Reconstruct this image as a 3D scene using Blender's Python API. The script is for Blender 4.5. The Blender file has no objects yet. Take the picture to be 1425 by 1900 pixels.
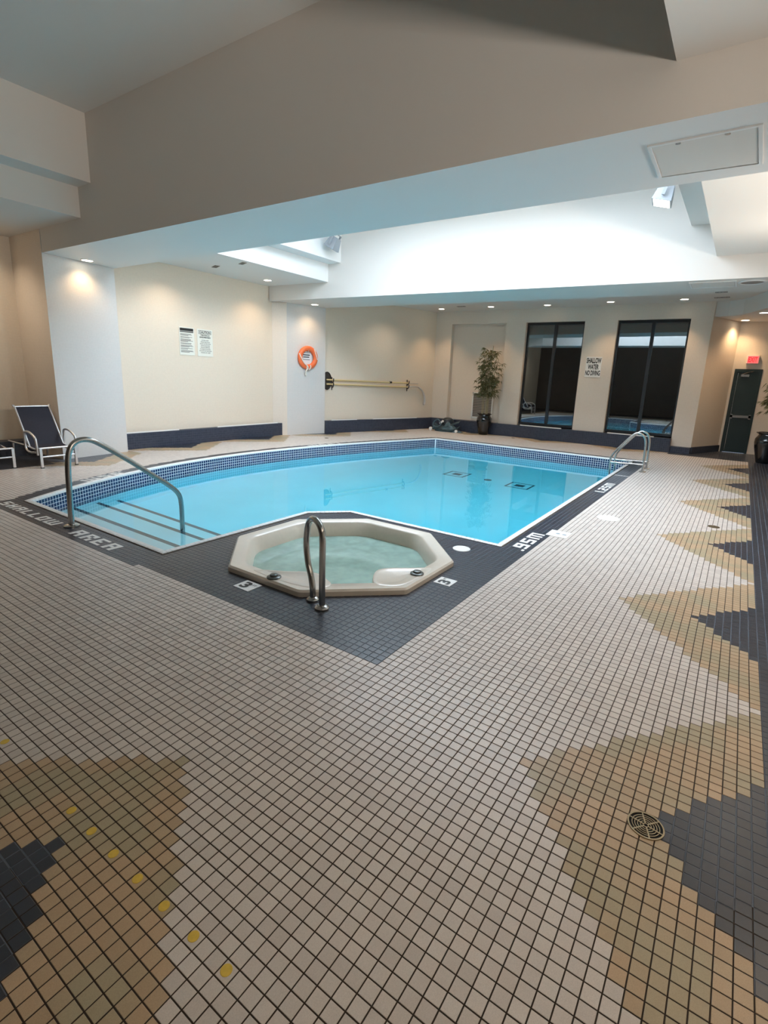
import bpy, bmesh, math, random
import numpy as np
from mathutils import Vector, Matrix
from mathutils.geometry import tessellate_polygon

random.seed(7)
T = 0.05                       # one floor tile pitch in metres; plans below are laid out in tile units
sc = bpy.context.scene
COL = sc.collection

# ------------------------------------------------------------------ camera
CAM_R = [[0.5678540708416453, -0.8222147177806114, 0.03879061861983668],
         [-0.166977901918277, -0.1612114130126494, -0.9726917603145364],
         [0.8060149716344791, 0.5458697996571809, -0.22883624564644345]]
CAM_P = (-43.91659504922642, -30.09056966776381, 32.88620737009786)
FX, FY, FF = 716.83, 919.44, 942.92
cd = bpy.data.cameras.new('camera')
cam = bpy.data.objects.new('camera', cd)
COL.objects.link(cam)
X, Y, Z = [Vector(r) for r in CAM_R]
m = Matrix((X, -Y, -Z)).transposed().to_4x4()
m.translation = Vector(CAM_P) * T
cam.matrix_world = m
cd.sensor_fit = 'VERTICAL'
cd.sensor_height = 36
cd.sensor_width = 27
cd.lens = FF * 36 / 1900
cd.shift_x = -(FX - 712.5) / 1900
cd.shift_y = (FY - 950) / 1900
cd.clip_start = 0.05
cd.clip_end = 100
sc.camera = cam

# ------------------------------------------------------------------ world, daylight, exposure
w = bpy.data.worlds.new('sky')
sc.world = w
w.use_nodes = True
w.node_tree.nodes['Background'].inputs[0].default_value = (0.62, 0.78, 1.0, 1)
w.node_tree.nodes['Background'].inputs[1].default_value = 1.0
sc.view_settings.view_transform = 'Standard'
sc.view_settings.look = 'None'
sc.view_settings.gamma = 1
sc.view_settings.use_curve_mapping = False
sc.view_settings.exposure = 0.42
sc.cycles.max_bounces = 10
sc.cycles.diffuse_bounces = 5
sc.cycles.transmission_bounces = 8
sc.cycles.sample_clamp_indirect = 4
sc.cycles.use_denoising = True


def area(name, loc, size, energy, color, direction, spread=180):
    l = bpy.data.lights.new(name, 'AREA')
    l.shape = 'RECTANGLE'
    l.size, l.size_y = size[0] * T, size[1] * T
    l.energy = energy
    l.color = color
    l.spread = math.radians(spread)
    o = bpy.data.objects.new(name, l)
    COL.objects.link(o)
    o.location = Vector(loc) * T
    o.rotation_euler = Vector(direction).to_track_quat('-Z', 'Y').to_euler()
    return o


def spot(name, loc, energy, color, angle=95, blend=0.7, size=0.04):
    l = bpy.data.lights.new(name, 'SPOT')
    l.energy = energy
    l.color = color
    l.spot_size = math.radians(angle)
    l.spot_blend = blend
    l.shadow_soft_size = size
    o = bpy.data.objects.new(name, l)
    COL.objects.link(o)
    o.location = Vector(loc) * T
    return o


SKY_E, SIDE_E, LAMP_E = 490, 25, 54
# daylight through the roof light over the far bay
area('skylight_daylight', (92, 48, 106.5), (50, 96), SKY_E, (0.76, 0.875, 1.0), (0, 0, -1))
# unseen lights added along the right-hand wall (outside the frame); they wash the low ceiling and the beam faces
for u_ in (-25, 5, 85, 125):
    area('added_side_light', (u_, -71, 51.5), (11, 6), SIDE_E, (1.0, 0.89, 0.78), (0, 1, 0.42), spread=95)

# ------------------------------------------------------------------ materials
MATS = {}


def nm(name):
    mt = bpy.data.materials.new(name)
    mt.use_nodes = True
    return mt, mt.node_tree.nodes, mt.node_tree.links, mt.node_tree.nodes['Principled BSDF']


def basic(name, col, rough=0.5, metal=0.0, var=0.0, scale=8, bump=0.0, bscale=60, spec=0.5, coat=0.0, emit=None, es=0):
    mt, n, l, b = nm(name)
    b.inputs['Base Color'].default_value = (*col, 1)
    b.inputs['Roughness'].default_value = rough
    b.inputs['Metallic'].default_value = metal
    b.inputs['Specular IOR Level'].default_value = spec
    b.inputs['Coat Weight'].default_value = coat
    g = n.new('ShaderNodeNewGeometry')
    if var > 0:
        t = n.new('ShaderNodeTexNoise')
        t.inputs['Scale'].default_value = scale
        t.inputs['Detail'].default_value = 4
        l.new(g.outputs['Position'], t.inputs['Vector'])
        r = n.new('ShaderNodeMapRange')
        r.inputs[1].default_value = 0.3
        r.inputs[2].default_value = 0.7
        r.inputs[3].default_value = 1 - var
        r.inputs[4].default_value = 1 + var * 0.6
        l.new(t.outputs[0], r.inputs[0])
        mx = n.new('ShaderNodeVectorMath')
        mx.operation = 'SCALE'
        mx.inputs[0].default_value = col
        l.new(r.outputs[0], mx.inputs['Scale'])
        l.new(mx.outputs[0], b.inputs['Base Color'])
    if bump > 0:
        t = n.new('ShaderNodeTexNoise')
        t.inputs['Scale'].default_value = bscale
        l.new(g.outputs['Position'], t.inputs['Vector'])
        bp = n.new('ShaderNodeBump')
        bp.inputs['Strength'].default_value = bump
        bp.inputs['Distance'].default_value = 0.003
        l.new(t.outputs[0], bp.inputs['Height'])
        l.new(bp.outputs[0], b.inputs['Normal'])
    if emit:
        b.inputs['Emission Color'].default_value = (*emit, 1)
        b.inputs['Emission Strength'].default_value = es
    MATS[name] = mt
    return mt


def tile_mat(name, c1, c2, rough, patch=0.0, c3=None, pitch=T, spec=0.5):
    """one flat tone per tile: white noise on the tile's own grid cell, plus fine speckle"""
    mt, n, l, b = nm(name)
    g = n.new('ShaderNodeNewGeometry')
    sn = n.new('ShaderNodeVectorMath')
    sn.operation = 'SCALE'
    sn.inputs['Scale'].default_value = 1 / pitch
    l.new(g.outputs['Position'], sn.inputs[0])
    fl = n.new('ShaderNodeVectorMath')
    fl.operation = 'FLOOR'
    l.new(sn.outputs[0], fl.inputs[0])
    wn = n.new('ShaderNodeTexWhiteNoise')
    l.new(fl.outputs[0], wn.inputs['Vector'])
    mx = n.new('ShaderNodeMix')
    mx.data_type = 'RGBA'
    mx.inputs[6].default_value = (*c1, 1)
    mx.inputs[7].default_value = (*c2, 1)
    l.new(wn.outputs['Value'], mx.inputs[0])
    out = mx.outputs[2]
    if c3:
        pn = n.new('ShaderNodeTexNoise')
        pn.inputs['Scale'].default_value = 0.16
        pn.inputs['Detail'].default_value = 1
        l.new(fl.outputs[0], pn.inputs['Vector'])
        rr = n.new('ShaderNodeMapRange')
        rr.inputs[1].default_value = 0.46
        rr.inputs[2].default_value = 0.58
        l.new(pn.outputs[0], rr.inputs[0])
        m2 = n.new('ShaderNodeMix')
        m2.data_type = 'RGBA'
        l.new(rr.outputs[0], m2.inputs[0])
        l.new(out, m2.inputs[6])
        m2.inputs[7].default_value = (*c3, 1)
        out = m2.outputs[2]
    sp = n.new('ShaderNodeTexNoise')
    sp.inputs['Scale'].default_value = 420
    l.new(g.outputs['Position'], sp.inputs['Vector'])
    r = n.new('ShaderNodeMapRange')
    r.inputs[1].default_value = 0.3
    r.inputs[2].default_value = 0.7
    r.inputs[3].default_value = 0.9
    r.inputs[4].default_value = 1.06
    l.new(sp.outputs[0], r.inputs[0])
    mm = n.new('ShaderNodeVectorMath')
    mm.operation = 'SCALE'
    l.new(out, mm.inputs[0])
    l.new(r.outputs[0], mm.inputs['Scale'])
    l.new(mm.outputs[0], b.inputs['Base Color'])
    b.inputs['Roughness'].default_value = rough
    b.inputs['Specular IOR Level'].default_value = spec
    MATS[name] = mt
    return mt


def mosaic_mat(name, col, grout, size=0.025, rough=0.5, joint=0.05, spec=0.5):
    """very small wall mosaic, too fine to pick apart: brick texture over the wall's own plane"""
    mt, n, l, b = nm(name)
    tc = n.new('ShaderNodeTexCoord')
    br = n.new('ShaderNodeTexBrick')
    br.offset = 0
    br.inputs['Color1'].default_value = (*col, 1)
    br.inputs['Color2'].default_value = (*[c * 0.965 for c in col], 1)
    br.inputs['Mortar'].default_value = (*grout, 1)
    br.inputs['Scale'].default_value = 1
    br.inputs['Mortar Size'].default_value = size * joint
    br.inputs['Brick Width'].default_value = size
    br.inputs['Row Height'].default_value = size
    l.new(tc.outputs['UV'], br.inputs['Vector'])
    l.new(br.outputs['Color'], b.inputs['Base Color'])
    bp = n.new('ShaderNodeBump')
    bp.inputs['Strength'].default_value = 0.25
    bp.inputs['Distance'].default_value = 0.001
    bp.invert = True
    l.new(br.outputs['Fac'], bp.inputs['Height'])
    l.new(bp.outputs[0], b.inputs['Normal'])
    b.inputs['Roughness'].default_value = rough
    b.inputs['Specular IOR Level'].default_value = spec
    MATS[name] = mt
    return mt


M_cream = tile_mat('cream_tile', (0.58, 0.52, 0.475), (0.68, 0.615, 0.56), 0.33, spec=0.5)
M_tan = tile_mat('tan_tile', (0.44, 0.32, 0.20), (0.52, 0.37, 0.235), 0.35, c3=(0.40, 0.335, 0.22), spec=0.45)
M_navy = tile_mat('navy_tile', (0.022, 0.026, 0.037), (0.032, 0.037, 0.052), 0.30, spec=0.6)
M_wnavy = tile_mat('plinth_tile', (0.028, 0.036, 0.060), (0.044, 0.054, 0.085), 0.3)
M_wtile = tile_mat('white_letter_tile', (0.78, 0.77, 0.74), (0.86, 0.85, 0.82), 0.4)
M_pooltile = tile_mat('pool_band_tile', (0.010, 0.026, 0.085), (0.022, 0.055, 0.155), 0.15)
M_coping = basic('coping_white', (0.80, 0.80, 0.79), 0.3, var=0.06, scale=20)
M_grout = basic('dark_grout', (0.030, 0.019, 0.011), 0.85, var=0.25, scale=3)
M_ngrout = basic('blue_grout', (0.10, 0.12, 0.155), 0.8, var=0.3, scale=2)
M_wgrout = basic('white_grout', (0.78, 0.82, 0.86), 0.7)
M_pgrout = basic('plinth_grout', (0.07, 0.08, 0.105), 0.7)
M_cpjoint = basic('coping_joint', (0.30, 0.27, 0.23), 0.8)
M_basin = basic('pool_plaster', (0.70, 0.93, 0.97), 0.6, var=0.04, scale=1.2)
M_cream_wall = mosaic_mat('cream_wall', (0.78, 0.68, 0.555), (0.71, 0.62, 0.50), joint=0.06)
M_beige_wall = mosaic_mat('beige_wall', (0.76, 0.675, 0.58), (0.69, 0.61, 0.52), joint=0.06)
M_white_wall = mosaic_mat('white_wall', (0.69, 0.67, 0.645), (0.60, 0.58, 0.56), joint=0.08, rough=0.35)
M_backwall = basic('dark_brown_wall', (0.17, 0.145, 0.13), 0.7, var=0.1, scale=2)
M_paint = basic('ceiling_paint', (0.72, 0.69, 0.65), 0.75, bump=0.15, bscale=350)
M_warm_lit = basic('warm_lit_paint', (0.70, 0.66, 0.61), 0.75, bump=0.15, bscale=350)  # warm light on upright faces put into the paint colour
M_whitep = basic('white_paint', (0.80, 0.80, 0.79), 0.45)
M_offwhite = basic('off_white', (0.80, 0.79, 0.76), 0.4)
M_steel = basic('brushed_steel', (0.60, 0.585, 0.56), 0.26, metal=1.0, bump=0.03, bscale=200)
M_steeld = basic('stainless_tube', (0.42, 0.415, 0.40), 0.24, metal=1.0)
M_alu = basic('aluminium', (0.72, 0.72, 0.73), 0.35, metal=0.9)
M_sling = basic('navy_sling', (0.011, 0.013, 0.027), 0.75, var=0.2, scale=60, bump=0.3, bscale=900)
M_black = basic('black_plastic', (0.012, 0.012, 0.013), 0.4)
M_dframe = basic('dark_frame', (0.018, 0.022, 0.026), 0.35)
M_spa = basic('spa_acrylic', (0.74, 0.67, 0.575), 0.28, var=0.03, scale=30, coat=0.3)
M_orange = basic('orange_ring', (0.86, 0.17, 0.05), 0.5, var=0.08, scale=30)
M_rope = basic('white_rope', (0.80, 0.76, 0.68), 0.8)
M_pole = basic('yellow_pole', (0.66, 0.52, 0.26), 0.4)
M_pot = basic('black_glazed_pot', (0.008, 0.009, 0.010), 0.12, coat=0.6)
M_cane = basic('bamboo_cane', (0.42, 0.36, 0.22), 0.6, var=0.25, scale=40)
M_leaf = basic('bamboo_leaf', (0.17, 0.175, 0.075), 0.6, var=0.45, scale=25)
M_soil = basic('soil', (0.03, 0.022, 0.015), 0.95)
M_door = basic('green_door', (0.012, 0.030, 0.034), 0.45)
M_dark = basic('dark_room', (0.010, 0.010, 0.012), 0.9)
M_paper = basic('sign_paper', (0.78, 0.78, 0.70), 0.5)
M_paperw = basic('sign_white', (0.84, 0.84, 0.82), 0.5)
M_ink = basic('sign_ink', (0.012, 0.012, 0.012), 0.5)
M_inkg = basic('sign_ink_grey', (0.16, 0.15, 0.14), 0.6)
M_greybox = basic('grey_housing', (0.30, 0.33, 0.36), 0.5)
M_drain = basic('drain_brass', (0.34, 0.27, 0.17), 0.4, metal=0.7)
M_hole = basic('drain_void', (0.004, 0.004, 0.004), 0.9)
M_cover = basic('plastic_cover', (0.80, 0.79, 0.76), 0.4)
M_yellow = basic('yellow_dot', (0.72, 0.50, 0.07), 0.5, var=0.12, scale=50)
M_vac = basic('teal_vinyl', (0.07, 0.13, 0.16), 0.45, var=0.35, scale=12)
M_vacd = basic('dark_vinyl', (0.02, 0.03, 0.04), 0.4)
M_knob = basic('grey_knob', (0.10, 0.11, 0.10), 0.3, metal=0.4)
M_teal = basic('pool_line_tile', (0.03, 0.065, 0.085), 0.5)
M_lens = basic('lamp_lens', (1, 0.9, 0.75), 0.4, emit=(1.0, 0.86, 0.66), es=9)
M_flood = basic('flood_glass', (1, 0.98, 0.9), 0.3, emit=(1.0, 0.93, 0.76), es=3.2)
M_exit = basic('exit_face', (0.8, 0.1, 0.1), 0.4, emit=(1.0, 0.10, 0.10), es=1.0)
M_exitl = basic('exit_letters', (0.8, 0.02, 0.02), 0.4, emit=(0.45, 0.0, 0.02), es=0.5)
M_grille = basic('grille_grey', (0.27, 0.25, 0.23), 0.6)


def glass_mat():
    mt, n, l, b = nm('window_glass')
    n.remove(b)
    out = n['Material Output']
    tr = n.new('ShaderNodeBsdfTransparent')
    tr.inputs[0].default_value = (0.55, 0.60, 0.62, 1)
    gl = n.new('ShaderNodeBsdfGlossy')
    gl.inputs['Roughness'].default_value = 0.015
    gl.inputs['Color'].default_value = (0.86, 0.95, 1.0, 1)
    fr = n.new('ShaderNodeFresnel')
    fr.inputs[0].default_value = 2.9
    mx = n.new('ShaderNodeMixShader')
    l.new(fr.outputs[0], mx.inputs[0])
    l.new(tr.outputs[0], mx.inputs[1])
    l.new(gl.outputs[0], mx.inputs[2])
    l.new(mx.outputs[0], out.inputs[0])
    return mt


def water_mat(name, absorb, dens, bump, bscale, rough=0.0, milk=0.0, milkc=(1, 1, 1)):
    mt, n, l, b = nm(name)
    n.remove(b)
    out = n['Material Output']
    g = n.new('ShaderNodeBsdfGlass')
    g.inputs['IOR'].default_value = 1.33
    g.inputs['Roughness'].default_value = rough
    g.inputs['Color'].default_value = (1, 1, 1, 1)
    ge = n.new('ShaderNodeNewGeometry')
    t = n.new('ShaderNodeTexNoise')
    t.inputs['Scale'].default_value = bscale
    t.inputs['Detail'].default_value = 2
    l.new(ge.outputs['Position'], t.inputs['Vector'])
    bp = n.new('ShaderNodeBump')
    bp.inputs['Strength'].default_value = bump
    bp.inputs['Distance'].default_value = 0.01
    l.new(t.outputs[0], bp.inputs['Height'])
    l.new(bp.outputs[0], g.inputs['Normal'])
    if milk:
        df = n.new('ShaderNodeBsdfDiffuse')
        df.inputs[0].default_value = (*milkc, 1)
        ms = n.new('ShaderNodeMixShader')
        mr = n.new('ShaderNodeMapRange')
        mr.inputs[1].default_value = 0.35
        mr.inputs[2].default_value = 0.65
        mr.inputs[3].default_value = milk * 0.9
        mr.inputs[4].default_value = milk * 1.1
        l.new(t.outputs[0], mr.inputs[0])
        l.new(mr.outputs[0], ms.inputs[0])
        l.new(g.outputs[0], ms.inputs[1])
        l.new(df.outputs[0], ms.inputs[2])
        l.new(ms.outputs[0], out.inputs['Surface'])
    else:
        l.new(g.outputs[0], out.inputs['Surface'])
    a = n.new('ShaderNodeVolumeAbsorption')
    a.inputs['Color'].default_value = (*absorb, 1)
    a.inputs['Density'].default_value = dens
    l.new(a.outputs[0], out.inputs['Volume'])
    return mt


M_glass = glass_mat()
M_water = water_mat('pool_water', (0.07, 0.90, 0.99), 0.60, 0.05, 2.2)
M_spawater = water_mat('spa_water', (0.50, 0.97, 0.90), 0.45, 0.4, 9, milk=0.42, milkc=(0.50, 0.74, 0.67))


# ------------------------------------------------------------------ mesh helpers (tile units in, metres out)
class MB:
    def __init__(s):
        s.v, s.f, s.m = [], [], []

    def add(s, vs, fs, mi=0):
        o = len(s.v)
        s.v += [tuple(p) for p in vs]
        s.f += [tuple(o + i for i in f) for f in fs]
        s.m += [mi] * len(fs)

    def box(s, a, b, mi=0, mat=None):
        (x0, y0, z0), (x1, y1, z1) = a, b
        vs = [(x0, y0, z0), (x1, y0, z0), (x1, y1, z0), (x0, y1, z0), (x0, y0, z1), (x1, y0, z1), (x1, y1, z1), (x0, y1, z1)]
        if mat:
            vs = [tuple(mat @ Vector(p)) for p in vs]
        s.add(vs, [(0, 3, 2, 1), (4, 5, 6, 7), (0, 1, 5, 4), (1, 2, 6, 5), (2, 3, 7, 6), (3, 0, 4, 7)], mi)

    def prism(s, poly, z0, z1, mi=0):
        n = len(poly)
        ar = sum(poly[i][0] * poly[(i + 1) % n][1] - poly[(i + 1) % n][0] * poly[i][1] for i in range(n))
        if ar < 0:
            poly = poly[::-1]
        vs = [(x, y, z0) for x, y in poly] + [(x, y, z1) for x, y in poly]
        fs = [tuple(range(n - 1, -1, -1)), tuple(range(n, 2 * n))]
        fs += [(i, (i + 1) % n, n + (i + 1) % n, n + i) for i in range(n)]
        s.add(vs, fs, mi)

    def quad(s, a, b, c, d, mi=0):
        s.add([a, b, c, d], [(0, 1, 2, 3)], mi)

    def tube(s, pts, r, seg=10, mi=0, closed=False, radii=None):
        pts = [Vector(p) for p in pts]
        n = len(pts)
        up = Vector((0.13, 0.31, 0.94)).normalized()
        rings, prev = [], None
        for i, p in enumerate(pts):
            if closed:
                t = (pts[(i + 1) % n] - pts[i - 1])
            else:
                t = pts[min(i + 1, n - 1)] - pts[max(i - 1, 0)]
            t.normalize()
            if prev is None:
                a = t.cross(up)
                if a.length < 0.1:
                    a = t.cross(Vector((1, 0, 0)))
                a.normalize()
            else:
                a = prev - t * prev.dot(t)
                a.normalize()
            prev = a
            b = t.cross(a)
            rr = radii[i] if radii else r
            rings.append([p + (a * math.cos(2 * math.pi * k / seg) + b * math.sin(2 * math.pi * k / seg)) * rr for k in range(seg)])
        vs = [q for ring in rings for q in ring]
        fs = []
        for i in range(n if closed else n - 1):
            j = (i + 1) % n
            for k in range(seg):
                k2 = (k + 1) % seg
                fs.append((i * seg + k, i * seg + k2, j * seg + k2, j * seg + k))
        if not closed:
            fs.append(tuple(range(seg - 1, -1, -1)))
            fs.append(tuple((n - 1) * seg + k for k in range(seg)))
        s.add(vs, fs, mi)

    def lathe(s, prof, c, seg=24, mi=0, axis=None):
        """prof: (radius, height) list, revolved about the vertical through c (or about axis)"""
        q = Vector((0, 0, 1)).rotation_difference(Vector(axis).normalized()) if axis else None
        vs, fs = [], []
        for r, h in prof:
            for k in range(seg):
                p = Vector((r * math.cos(2 * math.pi * k / seg), r * math.sin(2 * math.pi * k / seg), h))
                if q:
                    p = q @ p
                vs.append(p + Vector(c))
        for i in range(len(prof) - 1):
            for k in range(seg):
                k2 = (k + 1) % seg
                fs.append((i * seg + k, i * seg + k2, (i + 1) * seg + k2, (i + 1) * seg + k))
        fs.append(tuple(range(seg - 1, -1, -1)))
        fs.append(tuple((len(prof) - 1) * seg + k for k in range(seg)))
        s.add(vs, fs, mi)

    def build(s, name, mats, parent=None, smooth=False, uv=False):
        me = bpy.data.meshes.new(name)
        off = Vector((0, 0, 0))
        if parent is not None:
            off = parent.matrix_world.translation.copy()
            p2 = parent.parent
        me.from_pydata([Vector(p) * T - off for p in s.v], [], s.f)
        ms = mats if isinstance(mats, (list, tuple)) else [mats]
        for mm in ms:
            me.materials.append(mm)
        me.polygons.foreach_set('material_index', s.m)
        if smooth:
            me.polygons.foreach_set('use_smooth', [True] * len(s.f))
            me.set_sharp_from_angle(angle=math.radians(40))
        if uv:
            ul = me.uv_layers.new(name='UVMap')
            for pl in me.polygons:
                nx, ny, nz = pl.normal
                for li in pl.loop_indices:
                    co = me.vertices[me.loops[li].vertex_index].co + off
                    if abs(nz) > 0.7:
                        ul.data[li].uv = (co.x, co.y)
                    else:
                        h = Vector((-ny, nx, 0)).normalized()
                        ul.data[li].uv = (co.x * h.x + co.y * h.y, co.z)
        me.update()
        o = bpy.data.objects.new(name, me)
        COL.objects.link(o)
        if parent is not None:
            o.parent = parent
            o.matrix_parent_inverse = Matrix.Identity(4)
            bpy_world(o)
        return o


def bpy_world(o):
    # parents carry a translation only and children sit at their origin
    o.matrix_world = Matrix.Translation(o.parent.matrix_world.translation) if o.parent else o.matrix_world
    o.location = (0, 0, 0)


def tag(o, label=None, cat=None, group=None, kind=None):
    if label:
        o['label'] = label
    if cat:
        o['category'] = cat
    if group:
        o['group'] = group
    if kind:
        o['kind'] = kind
    return o


def empty(name, loc, label, cat, group=None):
    o = bpy.data.objects.new(name, None)
    o.empty_display_size = 0.05
    COL.objects.link(o)
    o.location = Vector(loc) * T
    o.matrix_world = Matrix.Translation(Vector(loc) * T)
    return tag(o, label, cat, group)


def smooth_path(pts, n=6, closed=False):
    """Catmull-Rom through the points"""
    P = [Vector(p) for p in pts]
    out = []
    N = len(P)
    rng = range(N) if closed else range(N - 1)
    for i in rng:
        if closed:
            a, b, c, d = P[i - 1], P[i], P[(i + 1) % N], P[(i + 2) % N]
        else:
            a, b, c, d = P[max(i - 1, 0)], P[i], P[i + 1], P[min(i + 2, N - 1)]
        for k in range(n):
            t = k / n
            out.append(0.5 * ((2 * b) + (c - a) * t + (2 * a - 5 * b + 4 * c - d) * t * t + (3 * b - a - 3 * c + d) * t ** 3))
    if not closed:
        out.append(P[-1])
    return out


# ------------------------------------------------------------------ plan of the pool
def arc_v(u):
    t = u / 100
    return 7.785 * t ** 3 - 48.953 * t ** 2 + 69.133 * t + 105.42


U1 = 206.5
arc_pts = [(u, arc_v(u)) for u in np.linspace(5.3, U1, 60)]
# outer edge of the white coping, counter-clockwise
POOL = [(5.3, 51.5), (43.2, 51.5), (50.6, 44.4), (50.6, 5.4), (U1, 5.4)] + arc_pts[::-1]


def offset_poly(poly, d):
    """inward offset of a CCW polygon by d"""
    n = len(poly)
    out = []
    for i in range(n):
        p0, p1, p2 = Vector(poly[i - 1]), Vector(poly[i]), Vector(poly[(i + 1) % n])
        e1, e2 = (p1 - p0).normalized(), (p2 - p1).normalized()
        n1, n2 = Vector((-e1.y, e1.x)), Vector((-e2.y, e2.x))
        b = (n1 + n2)
        b /= max(0.2, b.dot(n1))
        out.append(tuple(p1 + b * d))
    return out


def seg_dist(px, py, poly):
    """unsigned distance from points to polygon boundary (numpy)"""
    best = np.full(px.shape, 1e9)
    n = len(poly)
    for i in range(n):
        ax, ay = poly[i]
        bx, by = poly[(i + 1) % n]
        dx, dy = bx - ax, by - ay
        L = dx * dx + dy * dy
        t = np.clip(((px - ax) * dx + (py - ay) * dy) / L, 0, 1)
        best = np.minimum(best, np.hypot(px - ax - t * dx, py - ay - t * dy))
    return best


def inside(px, py, poly):
    r = np.zeros(px.shape, bool)
    n = len(poly)
    for i in range(n):
        ax, ay = poly[i]
        bx, by = poly[(i + 1) % n]
        if ay == by:
            continue
        c = ((ay > py) != (by > py)) & (px < (bx - ax) * (py - ay) / (by - ay) + ax)
        r ^= c
    return r


SPA_O = [(7.6, 36.2), (18.9, 47.5), (35.4, 47.5), (46.6, 36.0), (46.6, 19.3), (34.8, 7.9), (18.8, 7.9), (7.6, 20.0)]
SPA_O = SPA_O[::-1]            # make it counter-clockwise
_ar = sum(SPA_O[i][0] * SPA_O[(i + 1) % 8][1] - SPA_O[(i + 1) % 8][0] * SPA_O[i][1] for i in range(8))
if _ar < 0:
    SPA_O = SPA_O[::-1]

# ------------------------------------------------------------------ floor slab (grout) with the two openings
FU0, FU1, FV0, FV1 = -85, 300, -85, 200
outer = [(FU0, FV0), (FU1, FV0), (FU1, FV1), (FU0, FV1)]
hole1 = offset_poly(POOL, 0.5)
hole2 = offset_poly(SPA_O, 0.5)
loops = [[Vector((*p, 0)) for p in L] for L in (outer, hole1[::-1], hole2[::-1])]
flat = [p for L in loops for p in L]
tris = tessellate_polygon(loops)
mb = MB()
vs = [tuple(p) for p in flat]
fs = []
for t in tris:
    a, b, c = [Vector(vs[i]) for i in t]
    fs.append(tuple(t) if (b - a).cross(c - a).z > 0 else tuple(reversed(t)))
mb.add(vs, fs)
floor = mb.build('floor', M_grout)
tag(floor, kind='structure')

# ------------------------------------------------------------------ floor tiles: which colour stands where
II, JJ = np.meshgrid(np.arange(-70, 290), np.arange(-75, 186), indexing='ij')
cu, cv = II + 0.5, JJ + 0.5


def h_dark(k):
    return np.where(k >= 0, k + (k >= 3) + (k >= 7), -1)


def h_tan(k):
    return np.where(k >= 0, k + (k >= 2) + (k >= 6) + (k >= 10) + (k >= 15), -1)


cls = np.zeros(II.shape, int)          # 0 cream 1 tan 2 navy 3 none


def teeth(along, depth_k_tan, depth_k_dark, centres, mask, clip=True):
    for c in centres:
        a = np.abs(along - c)
        tn = mask & (depth_k_tan >= 0) & (a <= h_tan(depth_k_tan)) & (a <= 21)
        dk = mask & (depth_k_dark >= 0) & (a <= h_dark(depth_k_dark)) & (a <= 20)
        cls[tn & (cls == 0)] = 1
        cls[dk] = 2


# right-hand border: v < -37 navy, teeth pointing to the pool
teeth(II, -20 - JJ, -30 - JJ, [-5 + 44 * k for k in range(-2, 6)], (JJ >= -37) & (JJ < -10) & (II < 236))
cls[JJ < -37] = 2
# near border: u < -40 navy
teeth(JJ, -23 - II, -33 - II, [4 + 44 * k for k in range(-1, 5)], (II >= -40) & (II < -15) & (JJ > -30))
cls[II < -40] = 2
# left-hand border below the cream walls
LT = [(42, 151.5), (86, 159), (130, 159), (174, 152.7), (219, 143.7), (-2, 151.5)]
for c, tip in LT:
    kt = np.floor(cv - (tip - 10)).astype(int)
    kd = np.floor(cv - tip).astype(int)
    teeth(II, kt, kd, [c], (JJ > 125) & (II > c - 23) & (II <= c + 21))
cls[(JJ >= 155) & (II < 32)] = 2
# far border under the windows
teeth(JJ, II - 238, II - 248, [17, 61, 105, 149], (II > 232) & (JJ > -4))
cls[(II >= 248) & (JJ < -3)] = 2
cls[(II >= 254) & (JJ >= -3)] = 2
# pool surround
inP = inside(cu, cv, POOL)
dP = seg_dist(cu, cv, POOL)
pl = (II >= 0) & (II < 51) & (JJ >= 0) & (JJ < 52)
cls[pl] = 2
cls[(II >= -1) & (II < 6) & (JJ >= 50) & (JJ < 113)] = 2
cls[(II >= 0) & (II < 211) & (JJ >= 0) & (JJ < 6)] = 2
cls[(~inP) & (dP < 4.2)] = 2
cls[(II >= -1) & (II < 3) & (JJ >= 108) & (JJ < 113)] = 2
# separators in the band
cls[(II == 160) & (JJ >= 0) & (JJ < 5)] = 4
gone = inP | inside(cu, cv, offset_poly(SPA_O, 0.45))
cls[gone] = 3
# the corners that the round drains take up
for dx, dy, rr in ((-5.4, -29.2, 2.0), (100.7, -29.4, 1.3), (90.8, -7.4, 2.5), (44.5, 11.2, 1.6)):
    pass

# ---- which tiles show largest in the photograph: these become parts one by one
Rm = np.array(CAM_R)
P0 = np.array(CAM_P)
pt = np.stack([cu, cv, np.zeros_like(cu)], -1) - P0
cc = pt @ Rm.T
with np.errstate(divide='ignore', invalid='ignore'):
    px = FX + FF * cc[..., 0] / cc[..., 2]
    py = FY + FF * cc[..., 1] / cc[..., 2]
vis = (cc[..., 2] > 1) & (px > 8) & (px < 1417) & (py > 0) & (py < 1892) & (cls < 3)
score = np.where(vis, -cc[..., 2], -1e9)
order = np.argsort(score.ravel())[::-1][:300]
single = np.zeros(II.size, bool)
single[order] = True
single = single.reshape(II.shape)

H = 0.030                       # tile face above the grout, tile units (1.5 mm)
J = 0.042                       # half joint


def tile_mesh(name, mat):
    me = bpy.data.meshes.new(name)
    a, c = (0.5 - J) * T, (0.5 - J - 0.022) * T
    z1, z2 = H * T - 0.0006, H * T
    vs = [(-a, -a, 0), (a, -a, 0), (a, a, 0), (-a, a, 0), (-a, -a, z1), (a, -a, z1), (a, a, z1), (-a, a, z1),
          (-c, -c, z2), (c, -c, z2), (c, c, z2), (-c, c, z2)]
    fs = [(8, 9, 10, 11)]
    for k in range(4):
        k2 = (k + 1) % 4
        fs += [(k, k2, 4 + k2, 4 + k), (4 + k, 4 + k2, 8 + k2, 8 + k)]
    me.from_pydata(vs, [], fs)
    me.materials.append(mat)
    me.update()
    return me


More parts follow.
